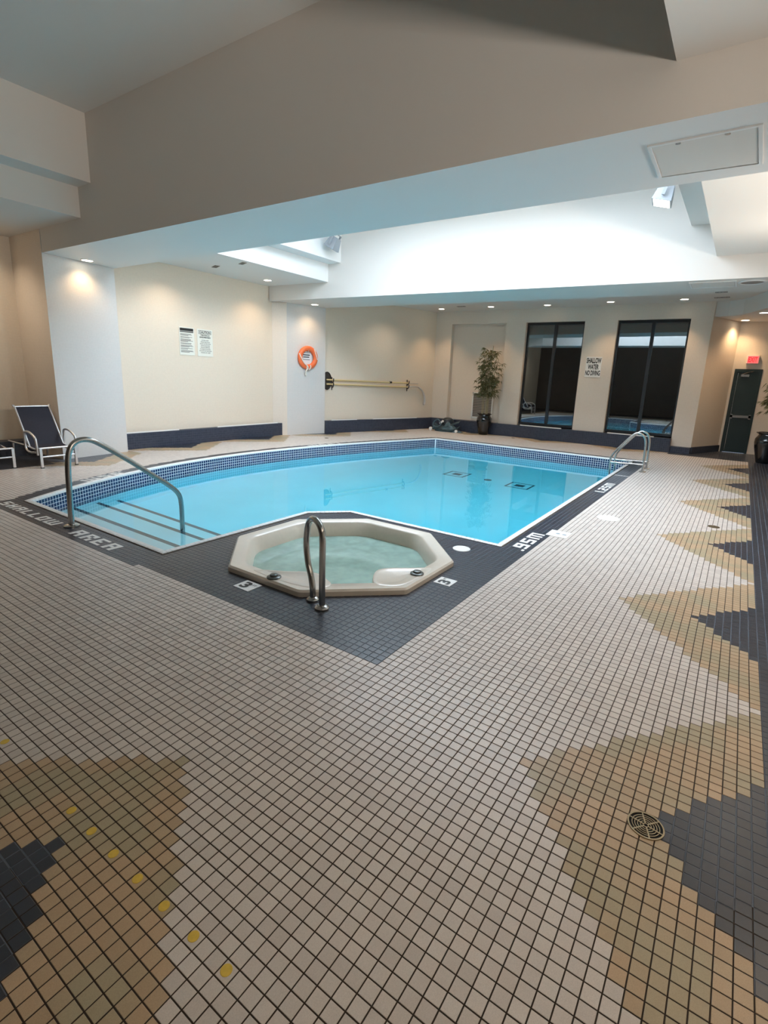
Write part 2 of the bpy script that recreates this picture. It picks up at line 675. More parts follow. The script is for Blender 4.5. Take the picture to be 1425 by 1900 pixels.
tm = [tile_mesh('tile', M_cream), tile_mesh('tile', M_tan), tile_mesh('tile', M_navy)]
for k in order:
    i, j = divmod(int(k), II.shape[1])
    o = bpy.data.objects.new('tile', tm[cls[i, j]])
    o.parent = floor
    o.location = (cu[i, j] * T, cv[i, j] * T, 0)
    COL.objects.link(o)

rest = (cls != 3) & ~single
U, V, K = cu[rest], cv[rest], cls[rest]
n = len(U)
a = 0.5 - J
c = a - 0.02
base = np.array([(-a, -a, 0), (a, -a, 0), (a, a, 0), (-a, a, 0), (-c, -c, H), (c, -c, H), (c, c, H), (-c, c, H)])
vv = (base[None] + np.stack([U, V, np.zeros(n)], -1)[:, None]) * T
fb = np.array([(4, 5, 6, 7), (0, 1, 5, 4), (1, 2, 6, 5), (2, 3, 7, 6), (3, 0, 4, 7)])
ff = fb[None] + (np.arange(n) * 8)[:, None, None]
mi = np.repeat(np.where(K == 4, 4, K), 5)
# bluish joint bed under the navy tiles
nv = K == 2
U2, V2 = U[nv], V[nv]
n2 = len(U2)
b2 = np.array([(-.5, -.5, .006), (.5, -.5, .006), (.5, .5, .006), (-.5, .5, .006)])
vv2 = (b2[None] + np.stack([U2, V2, np.zeros(n2)], -1)[:, None]) * T
ff2 = (np.arange(n2) * 4)[:, None] + np.arange(4)[None] + n * 8
me = bpy.data.meshes.new('tiles')
AV = np.concatenate([vv.reshape(-1, 3), vv2.reshape(-1, 3)])
AF = np.concatenate([ff.reshape(-1, 4), ff2])
me.vertices.add(len(AV))
me.vertices.foreach_set('co', AV.ravel())
me.loops.add(AF.size)
me.loops.foreach_set('vertex_index', AF.ravel())
me.polygons.add(len(AF))
me.polygons.foreach_set('loop_start', np.arange(len(AF)) * 4)
me.polygons.foreach_set('loop_total', np.full(len(AF), 4))
for mm in (M_cream, M_tan, M_navy, M_ngrout, M_wtile):
    me.materials.append(mm)
me.polygons.foreach_set('material_index', np.concatenate([mi, np.full(n2, 3)]).astype(np.int32))
me.polygons.foreach_set('use_smooth', np.zeros(len(AF), bool))
me.update(calc_edges=True)
to = bpy.data.objects.new('tiles', me)
to.parent = floor
COL.objects.link(to)
to['kind'] = 'stuff'

# ------------------------------------------------------------------ letters laid in the band, 3 x 5 cells
FONT = {'S': ['111', '100', '111', '001', '111'], 'H': ['101', '101', '111', '101', '101'], 'A': ['111', '101', '111', '101', '101'],
        'L': ['100', '100', '100', '100', '111'], 'O': ['111', '101', '101', '101', '111'], 'W': ['10101', '10101', '10101', '10101', '11111'],
        'R': ['111', '101', '110', '101', '101'], 'E': ['111', '100', '110', '100', '111'], '9': ['111', '101', '111', '001', '111'],
        '5': ['111', '100', '111', '001', '111'], 'm': ['11111', '10101', '10101', '10101', '10101'], '1': ['1', '1', '1', '1', '1'],
        '2': ['111', '001', '111', '100', '111'], '.': ['0', '0', '0', '0', '1'], ' ': ['0'] * 5}


def band_text(txt, start, along, up, cw, ch, cellm=None):
    """start: plan point of the baseline's left end; along / up: unit plan vectors"""
    A, Uv = Vector(along), Vector(up)
    x = 0.0
    for chn in txt:
        g = FONT[chn]
        w_ = cw * (0.88 if len(g[0]) == 5 else 1)
        mb = MB()
        for r, row in enumerate(g):
            for q_, bit in enumerate(row):
                if bit == '1':
                    p = Vector(start) + A * (x + q_ * w_) + Uv * ((4 - r) * ch)
                    e = 0.03
                    p1, p2 = p + A * e * 0 + Uv * e, p + A * w_ + Uv * e
                    p3, p4 = p + A * w_ + Uv * (ch - e * 0), p + Uv * (ch - e * 0)
                    mb.prism([tuple(p1), tuple(p2), tuple(p3), tuple(p4)], 0.01, H + 0.012)
        if mb.v:
            mb.build('letter', M_wtile, floor)
        x += len(g[0]) * w_ + cw * (0.55 if chn == '.' else 1.0) * (0.0 if chn == ' ' else 1.0)


band_text('SHALLOW', (0.5, 110.8), (0, -1), (1, 0), 0.955, 0.5)
band_text('AREA', (0.3, 76.0), (0, -1), (1, 0), 1.04, 0.56)
band_text('.95m', (51.2, 0.9), (1, 0), (0, 1), 1.0, 0.58)
band_text('1.25m', (123.0, 0.8), (1, 0), (0, 1), 1.13, 0.58)
# the same marks beside the curved edge, read from the far side
for u0, tx in ((41.0, '.95m'), (147.0, '1.25m')):
    d = Vector((-1, -(arc_v(u0 - 4) - arc_v(u0 - 10)) / 6 * -1 * -1)).normalized()
    d = Vector((-6, arc_v(u0 - 10) - arc_v(u0 - 4))).normalized()
    up = Vector((d.y, -d.x)) if Vector((d.y, -d.x)).y < 0 else Vector((-d.y, d.x))
    s = Vector((u0, arc_v(u0))) - up * 3.6
    band_text(tx, tuple(s), tuple(d), tuple(up), 1.15, 0.6)

# ------------------------------------------------------------------ pool: shell, tile band, coping, steps
WL = -4.5                       # water level
pool = empty('swimming_pool', (100, 55, 0), 'long blue pool with navy tile band and white coping, curved far side', 'pool')
inner = offset_poly(POOL, 1.25)
nI = len(inner)


def depth(u):
    return -27.0


mb = MB()
for i in range(nI):
    (x0, y0), (x1, y1) = inner[i], inner[(i + 1) % nI]
    mb.quad((x0, y0, 0.1), (x0, y0, depth(x0)), (x1, y1, depth(x1)), (x1, y1, 0.1))
# bottom: strips
cuts = [(p[0], p[1]) for p in inner]
tri = tessellate_polygon([[Vector((*p, 0)) for p in inner]])
vs = [(x, y, depth(x)) for x, y in inner]
fs = []
for t in tri:
    A_, B_, C_ = [Vector((*inner[i], 0)) for i in t]
    fs.append(tuple(t) if (B_ - A_).cross(C_ - A_).z > 0 else tuple(reversed(t)))
mb.add(vs, fs)
mb.build('basin', M_basin, pool)

# band of small square tiles on the pool wall, four rows above water and four below
mb = MB()
for i in range(nI):
    p0, p1 = Vector(inner[i]), Vector(inner[(i + 1) % nI])
    L = (p1 - p0).length
    e = (p1 - p0).normalized()
    nn = Vector((-e.y, e.x))
    q0, q1 = p0 + nn * 0.02, p1 + nn * 0.02
    mb.quad((q0.x, q0.y, -0.5), (q0.x, q0.y, -8.6), (q1.x, q1.y, -8.6), (q1.x, q1.y, -0.5), 1)
per = []
# walk the perimeter continuously so the arc keeps an even pitch
pos = 0.0
cum = [0.0]
for i in range(nI):
    cum.append(cum[-1] + (Vector(inner[(i + 1) % nI]) - Vector(inner[i])).length)


def at_len(s):
    i = max(0, min(nI - 1, np.searchsorted(cum, s, 'right') - 1))
    p0, p1 = Vector(inner[i]), Vector(inner[(i + 1) % nI])
    t = (s - cum[i]) / max(1e-6, (cum[i + 1] - cum[i]))
    return p0.lerp(p1, t), (p1 - p0).normalized()


s_ = 0.0
while s_ < cum[-1] - 1:
    a0, e0 = at_len(s_ + 0.09)
    a1, e1 = at_len(s_ + 0.91)
    if (e0 - e1).length < 0.3:
        nn = Vector((-e0.y, e0.x))
        o0, o1 = nn * 0.03, nn * 0.07
        for r in range(8):
            z1 = -0.55 - r * 1.0
            z0 = z1 - 0.84
            A1, A2 = a0 + o1, a1 + o1
            mb.quad((A1.x, A1.y, z1), (A1.x, A1.y, z0), (A2.x, A2.y, z0), (A2.x, A2.y, z1))
    s_ += 1.0
tb = mb.build('band_tiles', [M_pooltile, M_wgrout], pool)
tb['kind'] = 'stuff'

# coping: bullnose pieces
mb = MB()
outl = POOL
cumo = [0.0]
for i in range(len(outl)):
    cumo.append(cumo[-1] + (Vector(outl[(i + 1) % len(outl)]) - Vector(outl[i])).length)
prof = [(-0.02, 0.0), (-0.02, 0.16), (0.35, 0.26), (0.95, 0.26), (1.25, 0.12), (1.38, -0.15), (1.36, -0.5), (1.2, -0.5)]
for i in range(len(outl)):
    p0, p1 = Vector(outl[i]), Vector(outl[(i + 1) % len(outl)])
    pm, pn_ = Vector(outl[i - 1]), Vector(outl[(i + 2) % len(outl)])
    e = (p1 - p0).normalized()
    L = (p1 - p0).length
    ep, en = (p0 - pm).normalized(), (pn_ - p1).normalized()
    nn = Vector((-e.y, e.x))

    def mit(a, b):
        n1, n2 = Vector((-a.y, a.x)), Vector((-b.y, b.x))
        q = n1 + n2
        return q / max(0.2, q.dot(n1))
    m0, m1 = mit(ep, e), mit(e, en)
    cnt = max(1, round(L / 1.0))
    for k in range(cnt):
        g = 0.035
        t0 = (k / cnt) + (g / L if k > 0 or L > 8 else 0)
        t1 = ((k + 1) / cnt) - (g / L if k < cnt - 1 or L > 8 else 0)
        if L < 8 and cnt <= 4:
            t0, t1 = k / cnt + 0.03 / L, (k + 1) / cnt - 0.03 / L
        ring0 = [p0.lerp(p1, t0) + (m0.lerp(nn, min(1, t0 * cnt)) if k == 0 and L > 8 else (m0 if k == 0 else nn)) * d_ for d_, _ in prof]
        ring1 = [p0.lerp(p1, t1) + (m1 if k == cnt - 1 else nn) * d_ for d_, _ in prof]
        vs = [(p.x, p.y, prof[q][1]) for q, p in enumerate(ring0)] + [(p.x, p.y, prof[q][1]) for q, p in enumerate(ring1)]
        M_ = len(prof)
        fs = [(q, q + 1, M_ + q + 1, M_ + q) for q in range(M_ - 1)] + [tuple(range(M_)), tuple(range(2 * M_ - 1, M_ - 1, -1))]
        mb.add(vs, fs)
cp = mb.build('coping', M_coping, pool)
cp['kind'] = 'stuff'
mb = MB()
o1, o2 = offset_poly(POOL, 0.02), offset_poly(POOL, 1.28)
for i in range(len(POOL)):
    j = (i + 1) % len(POOL)
    mb.quad((*o1[i], 0.13), (*o1[j], 0.13), (*o2[j], 0.02), (*o2[i], 0.02))
    mb.quad((*o2[i], 0.02), (*o2[j], 0.02), (*o2[j], -0.6), (*o2[i], -0.6))
mb.build('coping_joints', M_cpjoint, pool)

# entry steps along the near short side, dark nosing line on each tread
for k, (u, z) in enumerate(((18.8, -7.0), (27.8, -11.5), (35.2, -16.0))):
    mb = MB()
    v1 = arc_v(u) - 1.0
    mb.prism([(6.4, 52.6), (u, 52.6), (u, v1), (6.4, 107.6)], -24, z)
    st = mb.build('step', M_basin, pool)
    mb = MB()
    mb.box((u - 1.2, 52.7, z - 0.02), (u + 0.03, v1 - 0.4, z + 0.05))
    mb.build('nosing_tiles', M_teal, st)
# main drains and depth-end patterns on the bottom
for (uu, v0) in ((161, 70.5), (158.5, 40.3)):
    mb = MB()
    z = -27
    for a_, b_, mi_ in ((5.0, 4.4, 0), (1.9, 1.5, 0)):
        pass
    for s1, s2 in (((-5, -5), (5, -4.2)), ((-5, 4.2), (5, 5)), ((-5, -4.2), (-4.2, 4.2)), ((4.2, -4.2), (5, 4.2))):
        mb.box((uu + s1[0], v0 + s1[1], z - 0.3), (uu + s2[0], v0 + s2[1], z + 0.05))
    mb.box((uu - 2, v0 - 2, z - 0.3), (uu + 2, v0 + 2, z + 0.05))
    mb.build('drain_surround', M_teal, pool)
mb = MB()
mb.lathe([(1.7, -0.1), (1.7, 0.1), (1.2, 0.25)], (159.5, 55, -26.9))
mb.build('suction_cover', M_teal, pool)

# water body
wpoly = offset_poly(POOL, 1.15)
mb = MB()
tri = tessellate_polygon([[Vector((*p, 0)) for p in wpoly]])
nW = len(wpoly)
vs = [(x, y, WL) for x, y in wpoly] + [(x, y, depth(x) - 0.2) for x, y in wpoly]
fs = []
for t in tri:
    A_, B_, C_ = [Vector((*wpoly[i], 0)) for i in t]
    tt = tuple(t) if (B_ - A_).cross(C_ - A_).z > 0 else tuple(reversed(t))
    fs.append(tt)
    fs.append(tuple(nW + i for i in reversed(tt)))
for i in range(nW):
    j = (i + 1) % nW
    fs.append((i, nW + i, nW + j, j))
mb.add(vs, fs)
ow = mb.build('pool_water', M_water)
tag(ow, 'still turquoise water filling the long pool', 'water', kind='stuff')

# ------------------------------------------------------------------ spa
spa = empty('spa_tub', (27, 27.6, 0), 'beige octagonal hot tub set in the navy tiled corner of the pool', 'hot tub')


def oct_ring(d, z, rnd=1.5, per=4):
    """octagon offset inwards by d with rounded corners"""
    P = offset_poly(SPA_O, d) if d else SPA_O
    out = []
    n = len(P)
    for i in range(n):
        a, b, c_ = Vector(P[i - 1]), Vector(P[i]), Vector(P[(i + 1) % n])
        s, e = b + (a - b).normalized() * rnd, b + (c_ - b).normalized() * rnd
        for k in range(per + 1):
            t = k / per
            q = (1 - t) ** 2 * s + 2 * t * (1 - t) * b + t * t * e
            out.append((q.x, q.y, z))
    return out


rings = [oct_ring(0, 0.0, 0.5), oct_ring(-0.0, 0.75, 0.5), oct_ring(0.3, 1.05, 0.6), oct_ring(2.4, 1.05, 1.6), oct_ring(2.75, 0.75, 2.0),
         oct_ring(3.6, -2.5, 3.2), oct_ring(4.3, -7.5, 3.8), oct_ring(5.2, -8.3, 4), oct_ring(10.2, -8.6, 3.5), oct_ring(11.0, -9.4, 3.2), oct_ring(11.4, -12, 3)]
mb = MB()
m_ = len(rings[0])
vs = [p for r in rings for p in r]
fs = []
for i in range(len(rings) - 1):
    for k in range(m_):
        k2 = (k + 1) % m_
        fs.append((i * m_ + k, i * m_ + k2, (i + 1) * m_ + k2, (i + 1) * m_ + k))
fs.append(tuple((len(rings) - 1) * m_ + k for k in range(m_)))
mb.add(vs, fs)
mb.build('shell', M_spa, spa, smooth=True)


def pad(pts, name):
    mb = MB()
    sm = smooth_path([(x, y, 0) for x, y in pts], 5, closed=True)
    n = len(sm)
    cx, cy = sum(p.x for p in sm) / n, sum(p.y for p in sm) / n
    vs, fs = [], []
    for sc_, z in ((1.0, -8.4), (1.0, 0.7), (0.97, 1.0), (0.93, 1.08), (0.80, 1.08), (0.74, 0.98), (0.0001, 0.95)):
        vs += [(cx + (p.x - cx) * sc_, cy + (p.y - cy) * sc_, z) for p in sm]
    for i in range(6):
        for k in range(n):
            k2 = (k + 1) % n
            fs.append((i * n + k, i * n + k2, (i + 1) * n + k2, (i + 1) * n + k))
    mb.add(vs, fs)
    mb.build(name, M_spa, spa, smooth=True)


pad([(8.9, 32.0), (11.9, 27.4), (14.6, 23.4), (14.2, 20.6), (12.4, 17.4), (9.8, 18.6), (8.7, 22.5), (8.4, 27)], 'corner_pad')
pad([(29.0, 8.9), (26.9, 12.0), (23.2, 15.8), (20.0, 15.2), (17.0, 12.6), (18.4, 9.6), (22, 8.6)], 'corner_pad')
for x, y in ((8.9, 26.6), (25.0, 9.8)):
    mb = MB()
    mb.lathe([(1.15, 1.0), (1.15, 1.2), (0.95, 1.32), (0.7, 1.34), (0.6, 1.6), (0.35, 1.66)], (x, y, 0), 20)
    k_ = mb.build('air_control_knob', M_knob, spa, smooth=True)
for ang in (118, 88, 45, 15, -12, 160):
    a_ = math.radians(ang)
    rr = 14.9
    cx, cy = 27 + rr * math.cos(a_), 27.6 + rr * math.sin(a_)
    mb = MB()
    mb.lathe([(1.0, -0.1), (1.0, 0.35), (0.7, 0.45), (0.35, 0.15)], (cx, cy, -4.6), 16, axis=(-math.cos(a_), -math.sin(a_), 0.2))
    mb.build('water_jet', M_greybox, spa)
mb = MB()
wr = oct_ring(3.1, -2.0, 3.0)
mb.add(wr + [(x, y, -17.5) for x, y, z in wr], [tuple(range(len(wr)))] + [tuple(2 * len(wr) - 1 - k for k in range(len(wr)))] +
       [(k, len(wr) + k, len(wr) + (k + 1) % len(wr), (k + 1) % len(wr)) for k in range(len(wr))])
o = mb.build('spa_water', M_spawater)
tag(o, 'pale green water inside the octagonal hot tub', 'water', kind='stuff')

# ------------------------------------------------------------------ stainless rails


def flange(mb, x, y, r=1.5):
    mb.lathe([(r, 0.03), (r, 0.3), (r * 0.75, 0.55), (r * 0.45, 0.65)], (x, y, 0), 24)


g = empty('spa_grab_rail', (6.9, 14.7, 0), 'stainless steel looped grab rail in front of the hot tub', 'handrail')
path = [(0, 0.3), (0, 6), (0, 10.3), (0.5, 11.8), (1.9, 12.6), (3.6, 12.5), (4.9, 11.4), (5.5, 9.5), (5.6, 7.6), (5.0, 5.4), (3.9, 3.6), (3.3, 2.0), (3.2, 0.3)]
SD = Vector((0.40, 0.917))
mb = MB()
mb.tube(smooth_path([(6.9 + s * SD.x, 14.7 + s * SD.y, z) for s, z in path], 6), 0.46, 16)
mb.build('rail_tube', M_steeld, g, smooth=True)
for s in (0, 3.2):
    mb = MB()
    flange(mb, 6.9 + s * SD.x, 14.7 + s * SD.y, 1.05 if s == 0 else 0.95)
    mb.build('flange', M_steeld, g, smooth=True)

g = empty('step_handrail', (2.8, 80, 0), 'long steel handrail sloping from shallow corner deck down to the pool steps', 'handrail')
path = [(2.9, 0.3), (3.1, 6), (3.35, 12), (3.9, 15.6), (5.3, 17.4), (7.6, 17.7), (10.2, 16.5), (16, 12.4), (21.5, 8.2), (25.4, 5.2), (27.6, 2.9), (28.3, 0.2), (28.3, -6), (28.3, -15.5)]
mb = MB()
mb.tube(smooth_path([(u, 80, z) for u, z in path], 6), 0.56, 16)
mb.build('rail_tube', M_steeld, g, smooth=True)
mb = MB()
flange(mb, 2.9, 80, 1.5)
mb.build('flange', M_steeld, g, smooth=True)

g = empty('pool_ladder', (180, -2.5, 0), 'stainless steel ladder with two arched side rails at deep end', 'ladder')
for u in (175, 185):
    mb = MB()
    path = [(-2.4, 0.3), (-2.2, 8), (-1.9, 12.0), (-0.9, 14.2), (1.2, 15.1), (3.2, 13.8), (6, 10.4), (8.8, 6.6), (9.8, 4.0), (9.7, 0), (9.5, -5), (9.3, -18)]
    mb.tube(smooth_path([(u, v, z) for v, z in path], 6), 0.42, 14)
    sr = mb.build('side_rail', M_steel, g, smooth=True)
    mb = MB()
    mb.tube([(u, -2.2, 3.0), (u, 9.7, 2.6)], 0.4, 12)
    mb.build('brace', M_steel, g, smooth=True)
    mb = MB()
    flange(mb, u, -2.4, 1.2)
    mb.build('flange', M_steel, g, smooth=True)
for z in (-8, -13, -17.5):
    mb = MB()
    mb.box((175, 8.5, z - 0.3), (185, 10.5, z + 0.3))
    mb.build('rung', M_steel, g)

# ------------------------------------------------------------------ walls and piers


def wall_quad(name, pts, z0, z1, mat, thick=3, parent=None, kind='structure', side=1):
    """vertical slab standing behind the polyline pts (its face towards the room)"""
    a, b = Vector(pts[0]), Vector(pts[1])
    e = (b - a).normalized()
    nn = Vector((-e.y, e.x)) * thick * side
    mb = MB()
    mb.prism([tuple(a), tuple(b), tuple(b + nn), tuple(a + nn)], z0, z1)
    o = mb.build(name, mat, parent, uv=True)
    if kind:
        o['kind'] = kind
    return o


def plinth(name, pts, h, mat_side=1, depth_=3.2, side=1, cap=M_ngrout):
    """tiled kerb wall: joint bed plus one quad slab per tile, front face on the line a-b"""
    a, b = Vector(pts[0]), Vector(pts[1])
    L = (b - a).length
    e = (b - a).normalized()
    nn = Vector((-e.y, e.x)) * side
    mb = MB()
    mb.prism([tuple(a), tuple(b), tuple(b + nn * depth_), tuple(a + nn * depth_)], -0.3, h)
    o = mb.build(name, M_pgrout)
    o['kind'] = 'structure'
    mb = MB()
    for i in range(int(L)):
        p, q = a + e * (i + 0.06), a + e * (i + 0.94)
        f = -nn * 0.04
        for r in range(int(math.ceil(h))):
            z0, z1 = r + 0.06, min(h, r + 1) - 0.06
            P_, Q_ = p + f, q + f
            vs = [(P_.x, P_.y, z0), (Q_.x, Q_.y, z0), (Q_.x, Q_.y, z1), (P_.x, P_.y, z1), (p.x, p.y, z0), (q.x, q.y, z0), (q.x, q.y, z1), (p.x, p.y, z1)]
            fs = [(0, 1, 2, 3), (3, 2, 6, 7), (1, 5, 6, 2), (4, 0, 3, 7)]
            if side < 0:
                fs = [tuple(reversed(x)) for x in fs]
            mb.add(vs, fs)
        # one row on top of the kerb
        for r in range(int(depth_)):
            s0, s1 = p + nn * (r + 0.06), q + nn * (r + 0.06)
            s2, s3 = q + nn * (r + 0.94), p + nn * (r + 0.94)
            mb.add([(s0.x, s0.y, h + .03), (s1.x, s1.y, h + .03), (s2.x, s2.y, h + .03), (s3.x, s3.y, h + .03)], [(0, 1, 2, 3) if side > 0 else (3, 2, 1, 0)])
    t_ = mb.build('kerb_tiles', M_wnavy, o)
    t_['kind'] = 'stuff'
    return o


# left side
wall_quad('wall_left', [(62.4, 172.5), (146, 172.5)], 0, 75, M_cream_wall)
wall_quad('wall_left', [(-80, 185), (37.5, 185)], 0, 75, M_cream_wall)
wall_quad('wall_left', [(171, 164.32), (262, 139.35)], 0, 75, M_cream_wall)
wall_quad('wall_back', [(-80, -75), (-80, 188)], 0, 100, M_backwall, side=1)
plinth('trim_1', [(62.4, 169.3), (150.5, 169.3)], 6.4)
plinth('trim_2', [(174, 160.6), (254, 138.0)], 7.0)
plinth('trim_3', [(-60, 178.5), (37.2, 178.5)], 5.4, depth_=6)
# pier beside the lounger and pier with the life ring
mb = MB()
mb.prism([(37.5, 162), (62.4, 165.3), (62.4, 175.5), (62.4, 188), (37.5, 188)], 0, 74)
o = mb.build('wall_pier', [M_white_wall, M_beige_wall], uv=True)
o['kind'] = 'structure'
for pgn in o.data.polygons:
    if pgn.normal.x < -0.8:
        pgn.material_index = 1
mb = MB()
mb.prism([(151, 167.5), (174, 161.5), (174, 175.5), (145.5, 175.5), (145.5, 172.4)], 0, 74)
o = mb.build('wall_pier', [M_white_wall, M_beige_wall], uv=True)
o['kind'] = 'structure'
for pgn in o.data.polygons:
    if pgn.normal.x < -0.5:
        pgn.material_index = 1

# window wall: header, piers, niche
FW = 258.0
mb = MB()
mb.box((FW, -12.3, 66.4), (FW + 6, 146, 75))
mb.box((FW, 129, 0), (FW + 6, 146, 66.4))
mb.box((FW, 80.6, 6.8), (FW + 6, 92.7, 66.4))
mb.box((FW, 30.7, 6.8), (FW + 6, 47.6, 66.4))
mb.box((FW, -12.3, 3.3), (FW + 6, -2.9, 66.4))
mb.box((FW + 3.2, 92.7, 6.8), (FW + 6, 129, 66.4))
o = mb.build('wall_window_side', M_beige_wall, uv=True)
o['kind'] = 'structure'
plinth('trim_4', [(254.5, 141), (254.5, -3)], 7.0, depth_=7.5, side=1)
plinth('trim_5', [(255.5, -3), (255.5, -12)], 3.2, depth_=5, side=1)
# nook: angled return and door wall
wall_quad('wall_nook', [(258.5, -12.2), (286, -23.2)], 3.4, 75, M_beige_wall, side=1)
plinth('baseboard_nook', [(258.2, -12.9), (285.4, -23.8)], 3.4, depth_=1.5, side=1)
mb = MB()
mb.box((286, -24.3, 0), (289, -23.0, 75))
mb.box((286, -36.3, 43.6), (289, -24.3, 75))
mb.box((286, -80, 0), (289, -36.3, 75))
o = mb.build('wall_door_side', M_beige_wall, uv=True)
o['kind'] = 'structure'
# right-hand wall (outside the frame)
mb = MB()
mb.box((-80, -77, 0), (290, -74, 100))
o = mb.build('wall_right', M_beige_wall, uv=True)
o['kind'] = 'structure'

# ------------------------------------------------------------------ windows in the far wall
for wi, (v0, v1) in enumerate(((47.6, 80.6), (-2.9, 30.7))):
    u = 261.2
    root = bpy.data.objects.new('window_%d' % (wi + 1), None)
    COL.objects.link(root)
    root.location = (u * T, v0 * T, 8 * T)
    root.matrix_world = Matrix.Translation(root.location)
    root['kind'] = 'structure'
    mb = MB()
    z0, z1 = 7.6, 66.4
    mid = (v0 + v1) / 2 - 0.2
    mb.box((u - .8, v0, z0), (u + .8, v0 + 1.0, z1))
    mb.box((u - .8, v1 - 1.0, z0), (u + .8, v1, z1))
    mb.box((u - .8, v0 + 1.0, z0), (u + .8, v1 - 1.0, z0 + 1.3))
    mb.box((u - .8, v0 + 1.0, z1 - 1.5), (u + .8, v1 - 1.0, z1))
    mb.box((u - .8, mid - .8, z0 + 1.3), (u + .8, mid + .8, z1 - 1.5))
    mb.build('window_frame', M_dframe, root)
    for a_, b_ in ((v0 + 1.0, mid - .8), (mid + .8, v1 - 1.0)):
        mb = MB()
        mb.box((u - .1, a_, z0 + 1.3), (u + .1, b_, z1 - 1.5))
        mb.build('pane', M_glass, root)
# dark space behind the glass
mb = MB()
mb.box((263.9, -4, 0), (264.2, -3.2, 68))
for a_, b_ in (((264, -6, 5), (300, -5.6, 68)), ((264, 84, 5), (300, 84.4, 68)), ((300, -6, 5), (300.4, 84.4, 68)), ((264, -6, 68), (300.4, 84.4, 68.4)), ((264, -6, 4.6), (300.4, 84.4, 5))):
    mb.box(a_, b_)
o = mb.build('wall_behind_glass', M_dark)
o['kind'] = 'structure'
# thin white strips lying on the kerbs
for pts in ([(254.9, 77.5), (254.9, 53)], [(254.9, 28), (254.9, 5)]):
    mb = MB()
    (x0, y0), (x1, y1) = pts
    mb.box((x0, min(y0, y1), 7.05), (x0 + 0.5, max(y0, y1), 7.6))
    o = mb.build('trim_6', M_offwhite)
    o['kind'] = 'structure'
mb = MB()
mb.box((63, 169.4, 6.45), (88, 170.3, 6.9))
mb.box((108, 169.4, 6.45), (146, 170.3, 6.9))
o = mb.build('trim_7', M_offwhite)
o['kind'] = 'structure'
e = Vector((80, -22.6, 0)).normalized()
nn = Vector((-e.y, e.x, 0))
mb = MB()
for s0, s1 in ((4, 22), (34, 70)):
    p = Vector((174, 160.6, 0))
    q = [p + e * s0 + nn * .2, p + e * s1 + nn * .2, p + e * s1 + nn * 1, p + e * s0 + nn * 1]
    mb.prism([(v.x, v.y) for v in q], 7.05, 7.5)
o = mb.build('trim_8', M_offwhite)
o['kind'] = 'structure'

# ------------------------------------------------------------------ ceiling
ZL, ZB, ZH = 74.0, 67.0, 99.0


def slab(name, poly, z0, z1, mat, mi_side=None):
    mb = MB()
    mb.prism(poly, z0, z1)
    o = mb.build(name, [mat, mi_side or mat])
    for pg in o.data.polygons:
        if abs(pg.normal.z) < 0.5:
            pg.material_index = 1
    o['kind'] = 'structure'
    return o


# beam over the near side of the pool
B1 = [(37.5, 161.5), (62.4, 165.0), (65.3, -77), (40.6, -77)]
slab('ceiling_beam', B1, ZB, ZH + 8, M_whitep, M_warm_lit)  # soffit plain white, faces in the warm-lit colour
# beam over the deep end
B2 = [(143.5, 172.0), (151.0, 167.5), (174.0, 161.5), (191, -77), (163.5, -77)]
slab('ceiling_beam', B2, ZB, ZH + 8, M_paint)
# low ceilings
slab('ceiling', [(-80, 136), (38, 136), (38, 188), (-80, 188)], ZL, ZL + 8, M_paint, M_warm_lit)
slab('ceiling', [(-80, 129), (38, 129), (38, 188), (-80, 188)], ZL + 8, ZH + 8, M_paint, M_warm_lit)
slab('ceiling', [(-80, -77), (40.5, -77), (40, -16), (-80, -16)], ZL, ZH + 8, M_paint)
slab('ceiling', [(-80, -16), (40, -16), (38, 129), (-80, 129)], ZH, ZH + 8, M_paint)
slab('ceiling', [(62.4, 136), (147.5, 136), (144, 175), (62.4, 175)], ZL, ZL + 7.7, M_whitep)
slab('ceiling', [(62.4, 129), (148, 129), (144, 175), (62.4, 175)], ZL + 7.7, ZH + 8, M_whitep)
slab('ceiling', [(64.8, -77), (163.5, -77), (159, -16), (64.2, -16)], ZL, ZL + 9.7, M_paint)
slab('ceiling', [(64.8, -77), (163.5, -77), (158.5, -7.6), (64.2, -7.6)], ZL + 9.7, ZH + 8, M_paint)
slab('ceiling', [(170, 176), (190, -77), (290, -77), (290, 150), (256, 150)], ZL, ZL + 8, M_paint)
# roof light over the far bay: flat roof with a rectangular opening, glazed
R0, R1, S0, S1 = 67, 117, 0, 96
for pl_ in ([(60, -10), (R0, -10), (R0, 131), (60, 131)], [(R1, -10), (162, -10), (162, 131), (R1, 131)],
            [(R0, -10), (R1, -10), (R1, S0), (R0, S0)], [(R0, S1), (R1, S1), (R1, 131), (R0, 131)]):
    slab('ceiling', pl_, ZH, ZH + 8, M_whitep)
# nook soffit
slab('ceiling', [(259.4, -12.5), (259.4, -17.8), (254.6, -23.8), (232.5, -32.7), (205, -46), (205, -77), (290, -77), (290, -12.5)], ZB, ZL, M_paint)

# ------------------------------------------------------------------ downlights
LAMPS = [((50.4, 159.6, ZB), 'round recessed downlight in front of the left white pier'),
         ((161.1, 157.6, ZB), 'round recessed downlight above the orange life ring'),
         ((131.5, 160.0, ZL), 'round recessed downlight above the cream wall with two notices'),
         ((244.0, 129.7, ZL), 'leftmost downlight of the row above the windows'),
         ((244.0, 97.5, ZL), 'downlight above the potted bamboo in the niche'),
         ((247.0, 65.8, ZL), 'downlight above the left dark window'),
         ((245.6, 33.0, ZL), 'downlight between the two dark windows'),
         ((247.5, 0.3, ZL), 'rightmost downlight of the row above the windows'),
         ((277.4, -24.9, ZB), 'downlight in the nook ceiling above the exit sign'),
         ((248.8, -31.8, ZB), 'downlight at the right picture edge in the nook ceiling')]


